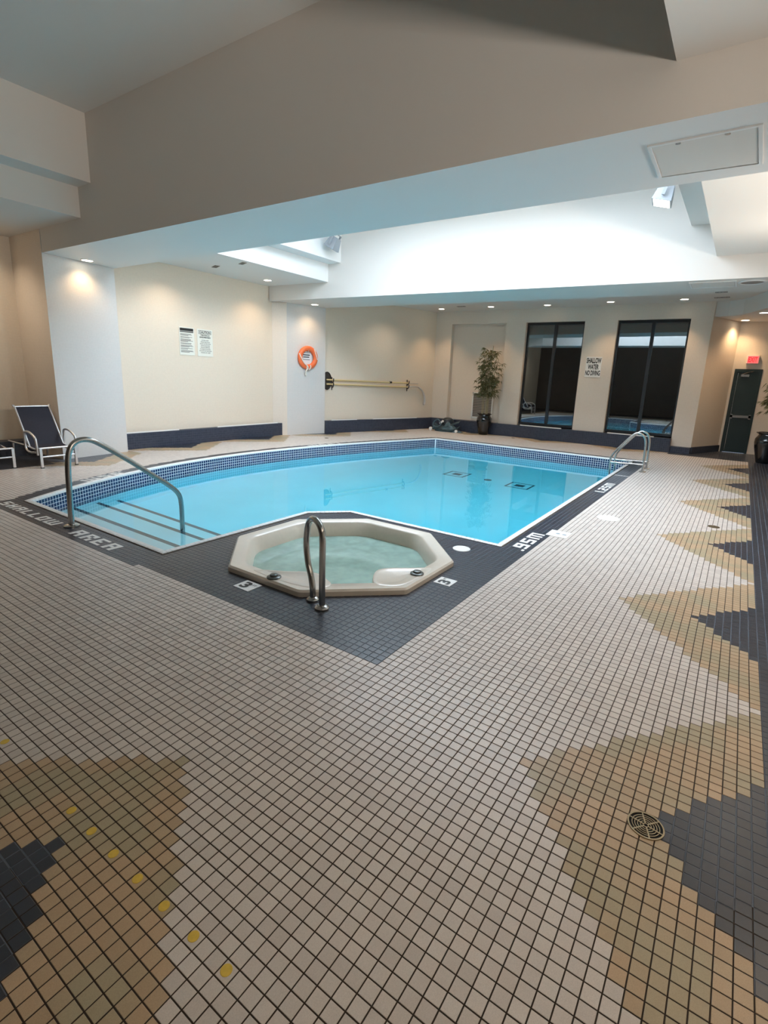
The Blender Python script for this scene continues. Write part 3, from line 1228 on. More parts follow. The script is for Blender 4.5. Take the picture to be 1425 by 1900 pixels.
def make_lamp(x, y, z, label, group):
    g = empty('downlight', (x, y, z), label, 'ceiling light', group)
    mb = MB()
    r = 2.1
    seg = 28
    vs, fs = [], []
    for rr, h in ((r, 0), (r, -0.12), (r * 0.82, -0.16), (r * 0.80, 0.0)):
        vs += [(x + rr * math.cos(2 * math.pi * k / seg), y + rr * math.sin(2 * math.pi * k / seg), z + h) for k in range(seg)]
    for i in range(3):
        for k in range(seg):
            k2 = (k + 1) % seg
            fs.append((i * seg + k, (i + 1) * seg + k, (i + 1) * seg + k2, i * seg + k2))
    mb.add(vs, fs)
    mb.build('trim_ring', M_whitep, g)
    mb = MB()
    mb.lathe([(r * .8, -0.10), (r * .8, -0.02)], (x, y, z), 28)
    mb.build('lens', M_lens, g)
    return g


for (x, y, z), lab in LAMPS:
    make_lamp(x, y, z, lab, 'recessed downlights')
    far_row = 235 < x < 248 and y > -5
    k_ = 1.0 if far_row else (0.7 if z == ZL else (0.42 if x < 200 else 0.9))
    spot('downlight_and_fill_beam', (x, y, z - 0.6), LAMP_E * k_, (1.0, 0.66, 0.36), 92 if far_row else 125, 0.8, 0.06)
# warm fill spots added, with no fixtures, over unseen parts of the room
for x, y, z in ((22, 178, ZL), (12, 165, ZL), (-30, 165, ZL), (0, -45, ZL), (-40, -45, ZL), (40, -50, ZB), (100, -45, ZL), (150, -45, ZL), (85, 160, ZL), (210, 135, ZL)):
    spot('downlight_and_fill_beam', (x, y, z - 0.6), LAMP_E * 0.6, (1.0, 0.80, 0.60), 130, 0.8, 0.06)

for u_, lab in ((-25, 'added unseen light nearest the camera on the right-hand wall'), (5, 'second added unseen light on the right-hand wall'),
                (85, 'third added unseen light on the right-hand wall'), (125, 'fourth added unseen light on the right-hand wall')):
    g = empty('added_light_box', (u_, -74, 49), lab, 'added light', 'added side lights')
    mb = MB()  # box added below each unseen side light
    mb.prism([(u_ - 5.5, -74), (u_ + 5.5, -74), (u_ + 5.5, -72.2), (u_ - 5.5, -72.2)], 46.5, 49.0)
    mb.build('housing', M_greybox, g)

# ------------------------------------------------------------------ floodlights in the far bay


def flood(x, y, z, lab, rot, tilt, lit):
    g = empty('floodlight', (x, y, z), lab, 'floodlight')
    M0 = Matrix.Translation((x, y, z)) @ Matrix.Rotation(rot, 4, 'Z') @ Matrix.Rotation(tilt, 4, 'X')
    mb = MB()
    vs = [(-3.2, -2.4, -1.6), (3.2, -2.4, -1.6), (3.2, 2.4, -1.6), (-3.2, 2.4, -1.6), (-2.2, -1.5, 3.2), (2.2, -1.5, 3.2), (2.2, 1.5, 3.2), (-2.2, 1.5, 3.2)]
    mb.add([tuple(M0 @ Vector(p)) for p in vs], [(0, 3, 2, 1), (4, 5, 6, 7), (0, 1, 5, 4), (1, 2, 6, 5), (2, 3, 7, 6), (3, 0, 4, 7)])
    mb.build('housing', M_greybox, g)
    mb = MB()
    mb.box((-2.8, -2.0, -1.75), (2.8, 2.0, -1.6), mat=M0)
    mb.build('glass', M_flood if lit else M_greybox, g)
    mb = MB()
    mb.box((-3.6, -0.4, -0.5), (-3.2, 0.4, 4.6), mat=M0)
    mb.box((3.2, -0.4, -0.5), (3.6, 0.4, 4.6), mat=M0)
    mb.box((-3.6, -0.4, 4.2), (3.6, 0.4, 4.6), mat=M0)
    mb.build('bracket', M_greybox, g)


flood(118, -4.6, 81.5, 'grey floodlight with lit glass high under the skylight at right', 0.1, 0.25, True)
flood(136, 124.5, 86.5, 'grey floodlight on the white upper wall, mostly hidden by the near beam', 0.3, 0.5, False)

# ------------------------------------------------------------------ ceiling hatches, speaker, vents


def hatch(poly, z, lab):
    c_ = (sum(p[0] for p in poly) / 4, sum(p[1] for p in poly) / 4)
    g = empty('ceiling_hatch', (*c_, z), lab, 'access hatch')
    P = [Vector(p) for p in poly]
    C_ = Vector(c_)

    def sc_(f):
        return [tuple(C_ + (p - C_) * f) for p in P]
    a_, b_ = sc_(1.0), sc_(0.93)
    mb = MB()
    for i in range(4):
        j = (i + 1) % 4
        mb.prism([a_[i], a_[j], b_[j], b_[i]], z - 0.22, z)
    mb.build('frame', M_whitep, g)
    mb = MB()
    mb.prism(sc_(0.915), z - 0.12, z)
    mb.build('panel', M_paint, g)
    for f in (0.25, 0.75):
        p = Vector(b_[0]).lerp(Vector(b_[1]), f)
        q = C_ + (p - C_) * 0.93
        mb = MB()
        mb.lathe([(0.35, -0.2), (0.35, -0.1)], (q.x, q.y, z), 12)
        mb.build('screw', M_steel, g)


hatch([(45.8, -12.7), (45.8, -26.5), (60.5, -26.8), (59.6, -12.6)], ZB, 'large square access hatch under the near beam')
hatch([(161.5, -9.1), (162.5, -22.4), (173.6, -22.4), (172.8, -9.0)], ZB, 'access hatch under the far beam beside the speaker')
g = empty('ceiling_speaker', (166.8, -26.6, ZB), 'round white ceiling speaker under the far beam', 'speaker')
mb = MB()
mb.lathe([(4.0, 0), (4.0, -0.15), (3.6, -0.35), (3.3, -0.35), (3.1, -0.1)][::-1], (166.8, -26.6, ZB), 32)
mb.build('ring', M_whitep, g)
mb = MB()
mb.lathe([(3.1, -0.2), (3.1, -0.05)], (166.8, -26.6, ZB), 32)
mb.build('grille', M_grille, g)


def vent(x, y, z, L, Wd, rot, lab):
    g = empty('ceiling_vent', (x, y, z), lab, 'vent')
    M0 = Matrix.Translation((x, y, z)) @ Matrix.Rotation(rot, 4, 'Z')
    mb = MB()
    mb.box((-L / 2 - .3, -Wd / 2 - .3, -.15), (L / 2 + .3, -Wd / 2, 0), mat=M0)
    mb.box((-L / 2 - .3, Wd / 2, -.15), (L / 2 + .3, Wd / 2 + .3, 0), mat=M0)
    mb.box((-L / 2 - .3, -Wd / 2, -.15), (-L / 2, Wd / 2, 0), mat=M0)
    mb.box((L / 2, -Wd / 2, -.15), (L / 2 + .3, Wd / 2, 0), mat=M0)
    mb.build('frame', M_grille, g)
    for k in range(3):
        mb = MB()
        y_ = -Wd / 2 + Wd * (k + .5) / 3
        mb.box((-L / 2, y_ - .12, -.12), (L / 2, y_ + .12, -0.02), mat=M0)
        mb.build('slat', M_black, g)


vent(100.5, 157, ZL, 4.5, 1.4, 1.2, 'dark slot vent in the low ceiling nearer the cream wall')
vent(101, 141, ZL, 4.0, 1.2, 1.2, 'dark slot vent in the low ceiling nearer the raised bay')
vent(238, 113.5, ZL, 1.6, 4.5, 0, 'small slot vent between the two left downlights by the windows')
vent(247, -14.8, ZL, 1.8, 5.5, 0, 'dark slot vent in the far ceiling right of the windows')
vent(184.5, -17.6, ZB, 1.4, 3.2, 0, 'small dark slot vent at the back edge of the far beam')

# ------------------------------------------------------------------ lettering helper


def lettering(txt, centre, right, up, height, mat, parent, width=None, bold=0.0, name='lettering'):
    """flat text; centre in tile units, right/up unit vectors, cap height in tiles"""
    cu_ = bpy.data.curves.new(name, 'FONT')
    cu_.body = txt
    cu_.align_x = 'CENTER'
    cu_.align_y = 'CENTER'
    cu_.size = 1.0
    cu_.offset = bold
    cu_.extrude = 0.0
    tmp = bpy.data.objects.new('tmp', cu_)
    COL.objects.link(tmp)
    bpy.context.view_layer.update()
    me = bpy.data.meshes.new_from_object(tmp.evaluated_get(bpy.context.evaluated_depsgraph_get()))
    COL.objects.unlink(tmp)
    bpy.data.objects.remove(tmp)
    if not me.vertices:
        return None
    co = np.array([v.co[:] for v in me.vertices])
    mn, mxx = co.min(0), co.max(0)
    cen = (mn + mxx) / 2
    sz = mxx - mn
    sy = height / sz[1]
    sx = (width / sz[0]) if width else sy
    r_, u_ = Vector(right).normalized(), Vector(up).normalized()
    n_ = r_.cross(u_)
    off = parent.matrix_world.translation
    for v in me.vertices:
        x_, y_ = (v.co.x - cen[0]) * sx, (v.co.y - cen[1]) * sy
        v.co = (Vector(centre) + r_ * x_ + u_ * y_ + n_ * 0.03) * T - off
    me.materials.clear()
    me.materials.append(mat)
    o = bpy.data.objects.new(name, me)
    COL.objects.link(o)
    o.parent = parent
    return o


UP = Vector((0, 0, 1))


def board(name, lab, cat, centre, right, w_, h_, mat, t=0.15, face=None, up=UP):
    """thin board whose face looks along right x up"""
    g = empty(name, centre, lab, cat)
    r_ = Vector(right).normalized()
    u_ = Vector(up)
    n_ = r_.cross(u_)
    c_ = Vector(centre)
    mb = MB()
    q = [c_ - r_ * w_ / 2 - u_ * h_ / 2, c_ + r_ * w_ / 2 - u_ * h_ / 2, c_ + r_ * w_ / 2 + u_ * h_ / 2, c_ - r_ * w_ / 2 + u_ * h_ / 2]
    b_ = [p - n_ * t for p in q]
    mb.add([tuple(p) for p in q + b_], [(0, 1, 2, 3), (7, 6, 5, 4), (1, 0, 4, 5), (2, 1, 5, 6), (3, 2, 6, 7), (0, 3, 7, 4)])
    mb.build('panel', mat, g)
    return g


def bar(g, centre, right, up, x0, x1, y0, y1, mat, name, n=0.02):
    r_, u_ = Vector(right).normalized(), Vector(up)
    n_ = r_.cross(u_) * n
    c_ = Vector(centre) + n_
    mb = MB()
    mb.add([tuple(c_ + r_ * x0 + u_ * y0), tuple(c_ + r_ * x1 + u_ * y0), tuple(c_ + r_ * x1 + u_ * y1), tuple(c_ + r_ * x0 + u_ * y1)], [(0, 1, 2, 3)])
    return mb.build(name, mat, g)


# two notices on the cream wall (face -v, reading direction +u)
c1 = (96.0, 172.3, 44.2)
g = board('wall_notice', 'left of two paper notices, with black header band and rows of small print', 'notice', c1, (1, 0, 0), 7.4, 11.6, M_paper)
bar(g, c1, (1, 0, 0), UP, -3.3, 3.3, 4.3, 5.4, M_ink, 'header_band')
bar(g, c1, (1, 0, 0), UP, -3.3, 3.3, 3.6, 4.2, M_inkg, 'header_band')
mbp = MB()
yy = 3.1
random.seed(3)
for lines in (3, 2, 4, 2, 3, 2, 3):
    for k in range(lines):
        wd = random.uniform(5.0, 6.3) if k < lines - 1 else random.uniform(3.2, 5.2)
        n_ = -0.02
        mbp.add([(c1[0] - 3.2, c1[1] + n_, c1[2] + yy - .18), (c1[0] - 3.2 + wd, c1[1] + n_, c1[2] + yy - .18), (c1[0] - 3.2 + wd, c1[1] + n_, c1[2] + yy), (c1[0] - 3.2, c1[1] + n_, c1[2] + yy)], [(0, 1, 2, 3)])
        yy -= 0.33
    yy -= 0.28
mbp.build('small_print', M_inkg, g)
lettering('POOL  RULES', (c1[0], c1[1] - .03, c1[2] + 4.85), (1, 0, 0), UP, 0.6, M_paperw, g, width=4.2, bold=0.02) if False else None
c2 = (105.2, 172.3, 44.1)
g = board('caution_notice', 'right of two paper notices, headed CAUTION in outlined capitals', 'notice', c2, (1, 0, 0), 8.0, 11.6, M_paper)
for x0, x1, y0, y1 in ((-3.3, 3.3, 5.1, 5.25), (-3.3, 3.3, 3.75, 3.9), (-3.3, -3.15, 3.9, 5.1), (3.15, 3.3, 3.9, 5.1)):
    bar(g, c2, (1, 0, 0), UP, x0, x1, y0, y1, M_ink, 'header_border')
lettering('CAUTION', (c2[0], c2[1], c2[2] + 4.5), (1, 0, 0), UP, 0.9, M_ink, g, width=5.7, bold=0.03)
lettering('THIS POOL IS', (c2[0], c2[1], c2[2] + 3.2), (1, 0, 0), UP, 0.6, M_ink, g, width=4.6, bold=0.035)
lettering('UNSUPERVISED', (c2[0], c2[1], c2[2] + 2.35), (1, 0, 0), UP, 0.62, M_ink, g, width=5.8, bold=0.035)
for k, (tx, wd) in enumerate((('BATHERS UNDER', 3.6), ('TWELVE YEARS OF AGE', 4.8), ('ARE NOT ALLOWED WITHIN', 5.6), ('THE POOL ENCLOSURE', 4.7), ('UNLESS ACCOMPANIED', 4.8),
                              ('BY A PARENT OR HIS AGENT', 5.4), ('WHO IS NOT LESS THAN SIXTEEN', 6.4), ('YEARS OF AGE', 5.0))):
    lettering(tx, (c2[0], c2[1], c2[2] + 1.1 - k * 0.76), (1, 0, 0), UP, 0.44, M_inkg, g, width=wd, bold=0.02)

# SHALLOW WATER NO DIVING on the pier between the windows (faces -u, reads towards -v)
c3 = (257.8, 40.3, 42.1)
R3 = (0, -1, 0)
g = board('no_diving_sign', 'white SHALLOW WATER NO DIVING sign on the pier between the windows', 'sign', c3, R3, 8.2, 10.8, M_paperw)
lettering('SHALLOW', (c3[0], c3[1], c3[2] + 3.4), R3, UP, 2.9, M_ink, g, width=7.7, bold=0.035)
lettering('WATER', (c3[0], c3[1], c3[2] + 0.05), R3, UP, 2.7, M_ink, g, width=5.7, bold=0.035)
lettering('NO DIVING', (c3[0], c3[1], c3[2] - 3.2), R3, UP, 2.7, M_ink, g, width=7.7, bold=0.035)

# exit sign over the door
g = empty('exit_sign', (285.4, -31.2, 48.3), 'small lit red EXIT sign above the green door', 'sign')
mb = MB()
mb.box((284.6, -33.8, 46.3), (286, -28.6, 50.4))
mb.build('housing', M_whitep, g)
mb = MB()
mb.box((284.4, -33.5, 46.6), (284.6, -28.9, 50.1))
mb.build('face', M_exit, g)
lettering('EXIT', (284.36, -31.2, 48.35), R3, UP, 2.4, M_exitl, g, width=3.8, bold=0.02)

# ------------------------------------------------------------------ door
root = bpy.data.objects.new('door_1', None)
COL.objects.link(root)
root.location = (286 * T, -30.3 * T, 0)
root.matrix_world = Matrix.Translation(root.location)
root['kind'] = 'structure'
mb = MB()
mb.box((285.7, -25.4, 0), (287.5, -24.3, 43.6))
mb.box((285.7, -36.3, 0), (287.5, -35.3, 43.6))
mb.box((285.7, -35.3, 42.2), (287.5, -25.4, 43.6))
mb.build('door_frame', M_door, root)
mb = MB()
mb.box((286.3, -35.3, 0.2), (287.3, -25.4, 42.2))
mb.build('door_leaf', M_door, root)
mb = MB()
mb.box((285.6, -35.0, 18.6), (286.0, -26.0, 19.9))
mb.box((285.6, -35.0, 18.0), (286.4, -34.0, 20.4))
mb.box((285.6, -27.0, 18.0), (286.4, -26.0, 20.4))
mb.build('panic_bar', M_steeld, root)
mb = MB()
mb.box((285.5, -31.0, 39.7), (286.3, -27.4, 40.9))
mb.tube([(285.6, -28, 41), (284.2, -30, 41.8), (285.6, -32.5, 42.4)], 0.18, 8)
mb.build('door_closer', M_steeld, root)
mb = MB()
mb.box((286.1, -26.2, 1), (286.32, -26.0, 41.5))
mb.build('edge_strip', M_steeld, root)

# ------------------------------------------------------------------ return grille in the niche
g = empty('return_air_grille', (261, 109, 17), 'grey return air grille in the niche behind the potted bamboo', 'vent')
gu = 261.1
mb = MB()
for a_, b_ in (((gu - .3, 98.3, 9), (gu, 99.3, 25)), ((gu - .3, 111.9, 9), (gu, 112.8, 25)), ((gu - .3, 98.3, 24.2), (gu, 112.8, 25)), ((gu - .3, 98.3, 8.6), (gu, 112.8, 9.5))):
    mb.box(a_, b_)
mb.build('frame', M_offwhite, g)
for k in range(14):
    mb = MB()
    z = 9.9 + k * 1.03
    mb.add([(gu - .05, 99.3, z), (gu - .05, 111.9, z), (gu - .28, 111.9, z + .75), (gu - .28, 99.3, z + .75)], [(0, 1, 2, 3), (3, 2, 1, 0)])
    mb.build('slat', M_grille, g)

# ------------------------------------------------------------------ life ring with rope and small notice
rn = Vector((0.252, 0.968, 0))      # along... pier face direction handled below
fe = Vector((174 - 151, 161.5 - 167.5, 0)).normalized()
fn = Vector((fe.y, -fe.x, 0))        # out of the pier, to the pool
rc = Vector((162.6, 164.47, 40.7)) + fn * 1.1
g = empty('life_ring', tuple(rc), 'orange life ring with white rope hanging on the white pier', 'life ring')
mb = MB()
R_, r_ = 4.75, 1.35
seg, tub = 40, 14
vs, fs = [], []
for i in range(seg):
    a_ = 2 * math.pi * i / seg
    for k in range(tub):
        b_ = 2 * math.pi * k / tub
        p = rc + (fe * math.cos(a_) + UP * math.sin(a_)) * (R_ + r_ * math.cos(b_)) + fn * r_ * 0.75 * math.sin(b_)
        vs.append(tuple(p))
for i in range(seg):
    for k in range(tub):
        i2, k2 = (i + 1) % seg, (k + 1) % tub
        fs.append((i * tub + k, i2 * tub + k, i2 * tub + k2, i * tub + k2))
mb.add(vs, fs)
mb.build('ring', M_orange, g, smooth=True)
mb = MB()


def rp(x, z, o):
    return tuple(rc + fe * x + UP * z + fn * o)


mb.tube(smooth_path([rp(-5.6, 2.0, 0.6), rp(-4.6, -0.6, 1.35), rp(-2.8, -3.0, 1.2), rp(-1.3, -4.2, 1.3), rp(-1.2, -6.0, 0.9), rp(-1.5, -8.2, 0.3), rp(-1.3, -9.3, 0.3)], 5), 0.28, 8)
mb.tube(smooth_path([rp(-1.5, -3.6, 1.2), rp(-0.4, -5.3, 1.2), rp(-1.8, -7.0, 0.9), rp(-1.0, -8.8, 0.4)], 5), 0.25, 8)
mb.tube(smooth_path([rp(3.4, 4.6, 0.8), rp(4.3, 1.6, 1.35), rp(5.3, -0.8, 1.0)], 5), 0.25, 8)
mb.tube(smooth_path([rp(0.6, -3.6, 1.3), rp(1.0, -5.0, 1.25), rp(0.2, -6.2, 0.9)], 5), 0.3, 8)
mb.build('rope', M_rope, g, smooth=True)
mb = MB()
mb.tube([rp(0, 3.2, -1.0), rp(0, 3.2, 0.4), rp(0, 4.0, 0.9)], 0.3, 8)
mb.build('hook', M_steel, g)
cN = tuple(Vector((162.4, 164.52, 41.2)) + fn * 0.15)
g = board('rescue_notice', 'small white notice framed by the orange life ring', 'notice', cN, tuple(fe), 6.0, 7.6, M_paperw, t=0.1)
for y0, h_, x1, mt_ in ((2.0, .3, 2.2, M_inkg), (0.9, .55, 2.0, M_ink), (-0.2, .5, 1.6, M_ink), (-1.5, .3, 2.0, M_inkg)):
    bar(g, cN, tuple(fe), UP, -2.2, x1, y0 - h_ / 2, y0 + h_ / 2, mt_, 'printed_line')

# ------------------------------------------------------------------ rescue poles, brackets and net on the far left wall
we = Vector((256 - 174, 141 - 163.5, 0)).normalized()
wn_ = Vector((we.y, -we.x, 0))
w0 = Vector((174, 163.5, 0))


def wp(s, z, o):
    return tuple(w0 + we * s + wn_ * o + UP * z)


g = empty('rescue_pole', wp(3, 29.4, 1), 'upper of two long yellow poles on the wall hooks', 'pole')
mb = MB()
mb.tube([wp(2.0, 29.6, 1.3), wp(64, 29.0, 1.3)], 0.42, 10)
mb.build('shaft', M_pole, g, smooth=True)
mb = MB()
mb.tube([wp(64, 29.0, 1.3), wp(72, 28.8, 1.3)], 0.26, 8)
mb.build('tip', M_alu, g)
mb = MB()
mb.tube([wp(48, 29.2, 1.3), wp(49.6, 29.2, 1.3)], 0.62, 12)
mb.build('clamp', M_black, g)
g = empty('shepherds_crook', wp(3, 27, 1), 'lower yellow pole ending in a bent metal rescue hook', 'rescue hook')
mb = MB()
mb.tube([wp(2.0, 27.2, 1.3), wp(63, 26.6, 1.3)], 0.42, 10)
mb.build('shaft', M_pole, g, smooth=True)
mb = MB()
mb.tube(smooth_path([wp(63, 26.7, 1.3), wp(70, 27.0, 1.3), wp(74, 26.2, 1.3), wp(77.2, 23.6, 1.2), wp(78.9, 20.3, 1.2), wp(79.3, 17.2, 1.1), wp(78.7, 15.6, 1.1), wp(77.7, 16.0, 1.3), wp(78.0, 18.4, 1.5),
                     wp(77.2, 21.6, 1.6), wp(75.3, 24.6, 1.5), wp(73.0, 26.2, 1.3)], 5), 0.36, 8)
mb.build('crook', M_alu, g, smooth=True)
for s, lab in ((6.2, 'black wall bracket holding the poles beside the white pier'), (63.5, 'black wall bracket at the hook end of the poles')):
    g = empty('wall_bracket', wp(s, 28, 0.3), lab, 'bracket', )
    for z in (29.0, 26.6):
        mb = MB()
        mb.tube([wp(s, z - 1.2, 0.0), wp(s, z - 0.9, 1.4), wp(s, z + 0.2, 2.1), wp(s, z + 1.4, 2.0)], 0.3, 8)
        mb.build('hook', M_black, g)
    mb = MB()
    mb.tube([wp(s, 24.0, 0.3), wp(s, 31.0, 0.3)], 0.28, 8)
    mb.build('stem', M_black, g)
g = empty('skimmer_net', wp(1.5, 29, 1), 'round dark net hanging half hidden behind the white pier', 'pool net')
mb = MB()
ring = [wp(2.9 + 2.9 * math.cos(t_), 29 + 4.7 * math.sin(t_), 0.45) for t_ in np.linspace(0, 2 * math.pi, 30, endpoint=False)]
mb.tube(ring, 0.25, 8, closed=True)
mb.build('hoop', M_black, g)
mb = MB()
mb.add(ring + [wp(2.9, 29, 0.2)], [(i, (i + 1) % 30, 30) for i in range(30)] + [((i + 1) % 30, i, 30) for i in range(30)])
mb.build('mesh', basic('net_mesh', (0.10, 0.085, 0.07), 0.8, var=0.3, scale=120), g)

# ------------------------------------------------------------------ potted bamboos


def potted(x, y, lab, top, seed, spread, scale=1.0):
    g = empty('potted_bamboo', (x, y, 0), lab, 'potted plant')
    mb = MB()
    k = scale
    prof = [(2.6, 0), (2.9, .4), (3.5, 3), (4.2, 6), (4.6, 8.4), (4.5, 10), (3.6, 11.4), (3.5, 11.9), (4.4, 12.4), (4.5, 12.8), (3.9, 12.8), (3.4, 11.8)]
    mb.lathe([(r * k, h * k) for r, h in prof], (x, y, 0), 32)
    mb.build('pot', M_pot, g, smooth=True)
    mb = MB()
    mb.lathe([(3.4 * k, 11.4 * k), (3.4 * k, 11.7 * k)], (x, y, 0), 20)
    mb.build('soil', M_soil, g)
    rnd = random.Random(seed)
    leaves = MB()
    for c_ in range(11):
        a_ = rnd.uniform(0, 2 * math.pi)
        r0 = rnd.uniform(.3, 2.4)
        bx, by = x + r0 * math.cos(a_), y + r0 * math.sin(a_)
        hh = top * rnd.uniform(.62, 0.98) if c_ else top
        sp = rnd.uniform(.1, spread)
        pts = [(bx + sp * math.cos(a_) * t_ ** 2, by + sp * math.sin(a_) * t_ ** 2, 11.5 + (hh - 11.5) * t_) for t_ in (0, .25, .5, .75, 1)]
        mb = MB()
        mb.tube(smooth_path(pts, 3), .2, 6, radii=None)
        mb.build('cane', M_cane, g)
        P = [Vector(p) for p in smooth_path(pts, 6)]
        for q in P:
            if q.z < 23 or rnd.random() < .30:
                continue
            for b_ in range(rnd.randint(2, 3)):
                ba = rnd.uniform(0, 2 * math.pi)
                bl = rnd.uniform(1.0, 5.2) * (1.1 if q.z < top * .8 else .75)
                bt = q + Vector((math.cos(ba) * bl, math.sin(ba) * bl, rnd.uniform(.2, 1.6)))
                for l_ in range(rnd.randint(5, 7)):
                    la = ba + rnd.uniform(-1.6, 1.6)
                    ll = rnd.uniform(1.8, 3.1)
                    d = Vector((math.cos(la), math.sin(la), rnd.uniform(-1.0, .25))).normalized()
                    s0 = q.lerp(bt, rnd.uniform(.5, 1))
                    sd = d.cross(UP).normalized() * rnd.uniform(.17, .27)
                    m1 = s0 + d * ll * .45
                    e1 = s0 + d * ll + Vector((0, 0, -ll * .28))
                    leaves.add([tuple(s0), tuple(m1 + sd), tuple(e1), tuple(m1 - sd)], [(0, 1, 2), (0, 2, 3)])
    lv = leaves.build('foliage', M_leaf, g)
    lv['kind'] = 'stuff'


potted(250.0, 98.6, 'tall bamboo in glossy black pot in front of the wall niche', 52.5, 5, 4.5)
potted(250.5, -42.9, 'bamboo in black pot beside the green door, cut by the right picture edge', 50, 23, 8, 1.12)

# ------------------------------------------------------------------ pool vacuum heap on the far deck
vx, vy = 246, 122
g = empty('pool_cleaner', (vx, vy, 0), 'dark teal pool vacuum and folded hose heaped on the far deck', 'pool cleaner')
mb = MB()
vs, fs = [], []
rnd = random.Random(9)
NA, NR = 26, 7
for i in range(NR):
    t_ = i / (NR - 1)
    for k in range(NA):
        a_ = 2 * math.pi * k / NA
        rr = (1 - t_ * 0.94)
        wob = 1 + .12 * math.sin(3 * a_ + i) + .07 * math.sin(7 * a_)
        zz = 4.8 * math.sin(t_ * math.pi / 2) * (1 + .25 * math.sin(2 * a_ + 1) + .1 * rnd.uniform(-1, 1))
        vs.append((vx + 4.4 * rr * math.cos(a_) * wob, vy - 1 + 9.2 * rr * math.sin(a_) * wob, 0.1 + zz))
for i in range(NR - 1):
    for k in range(NA):
        k2 = (k + 1) % NA
        fs.append((i * NA + k, i * NA + k2, (i + 1) * NA + k2, (i + 1) * NA + k))
mb.add(vs, fs)
mb.build('body', M_vac, g, smooth=True)
mb = MB()
mb.lathe([(3.9, 0), (4.0, 2), (3.4, 3.9), (2.0, 4.8), (0.3, 5.0)], (vx + 3, vy + 1.0, 3.6), 24)
mb.build('dome', M_vacd, g, smooth=True)
for s0, pts in enumerate(([(vx - 3, vy + 8, 4.2), (vx - 3.4, vy + 3, 1.6), (vx - 2.6, vy - 2, 3.6), (vx - 1, vy - 9, 6.3)],
                          [(vx - 3.6, vy + 9, 1.5), (vx - 4.4, vy + 2, 1.0), (vx - 4, vy - 6, 1.3), (vx - 2, vy - 9.6, 3.4)])):
    mb = MB()
    sm = smooth_path(pts, 6)
    for i in range(len(sm) - 1):
        a_, b_ = sm[i], sm[i + 1]
        mb.add([(a_.x, a_.y, a_.z), (b_.x, b_.y, b_.z), (b_.x + 2.2, b_.y, b_.z + 1.1), (a_.x + 2.2, a_.y, a_.z + 1.1)], [(0, 1, 2, 3), (3, 2, 1, 0)])
        mb.add([(a_.x, a_.y, a_.z - .5), (b_.x, b_.y, b_.z - .5), (b_.x, b_.y, b_.z), (a_.x, a_.y, a_.z)], [(0, 1, 2, 3), (3, 2, 1, 0)])
    mb.build('flap', M_vac, g)
for i, (x, y, z, r) in enumerate(((vx - 3.5, vy + 9.6, 1.2, 1.15), (vx - 3.6, vy - 8.6, 1.0, .9), (vx - 2, vy + 3.4, 5.3, .8), (vx - 2, vy + 2.0, 6.3, .7))):
    mb = MB()
    mb.lathe([(r, -.4), (r, .4), (r * .5, .5)], (x, y, z), 16, axis=(-1, 0, .1))
    mb.build('wheel', M_cover, g)
mb = MB()
mb.tube(smooth_path([(vx - 3, vy + 7.5, 1), (vx - 2.5, vy + 8.5, 5), (vx - 2, vy + 5.5, 7.2), (vx - 2.6, vy + 3, 4.4), (vx - 3, vy + 5.6, 2.4), (vx - 3.3, vy + 7.6, 3.2)], 6), .42, 8)
mb.build('hose', M_vac, g, smooth=True)

# ------------------------------------------------------------------ sun loungers


def tube_part(name, pts, r, mat, g, n=5, seg=10):
    mb = MB()
    mb.tube(smooth_path(pts, n), r, seg)
    return mb.build(name, mat, g, smooth=True)


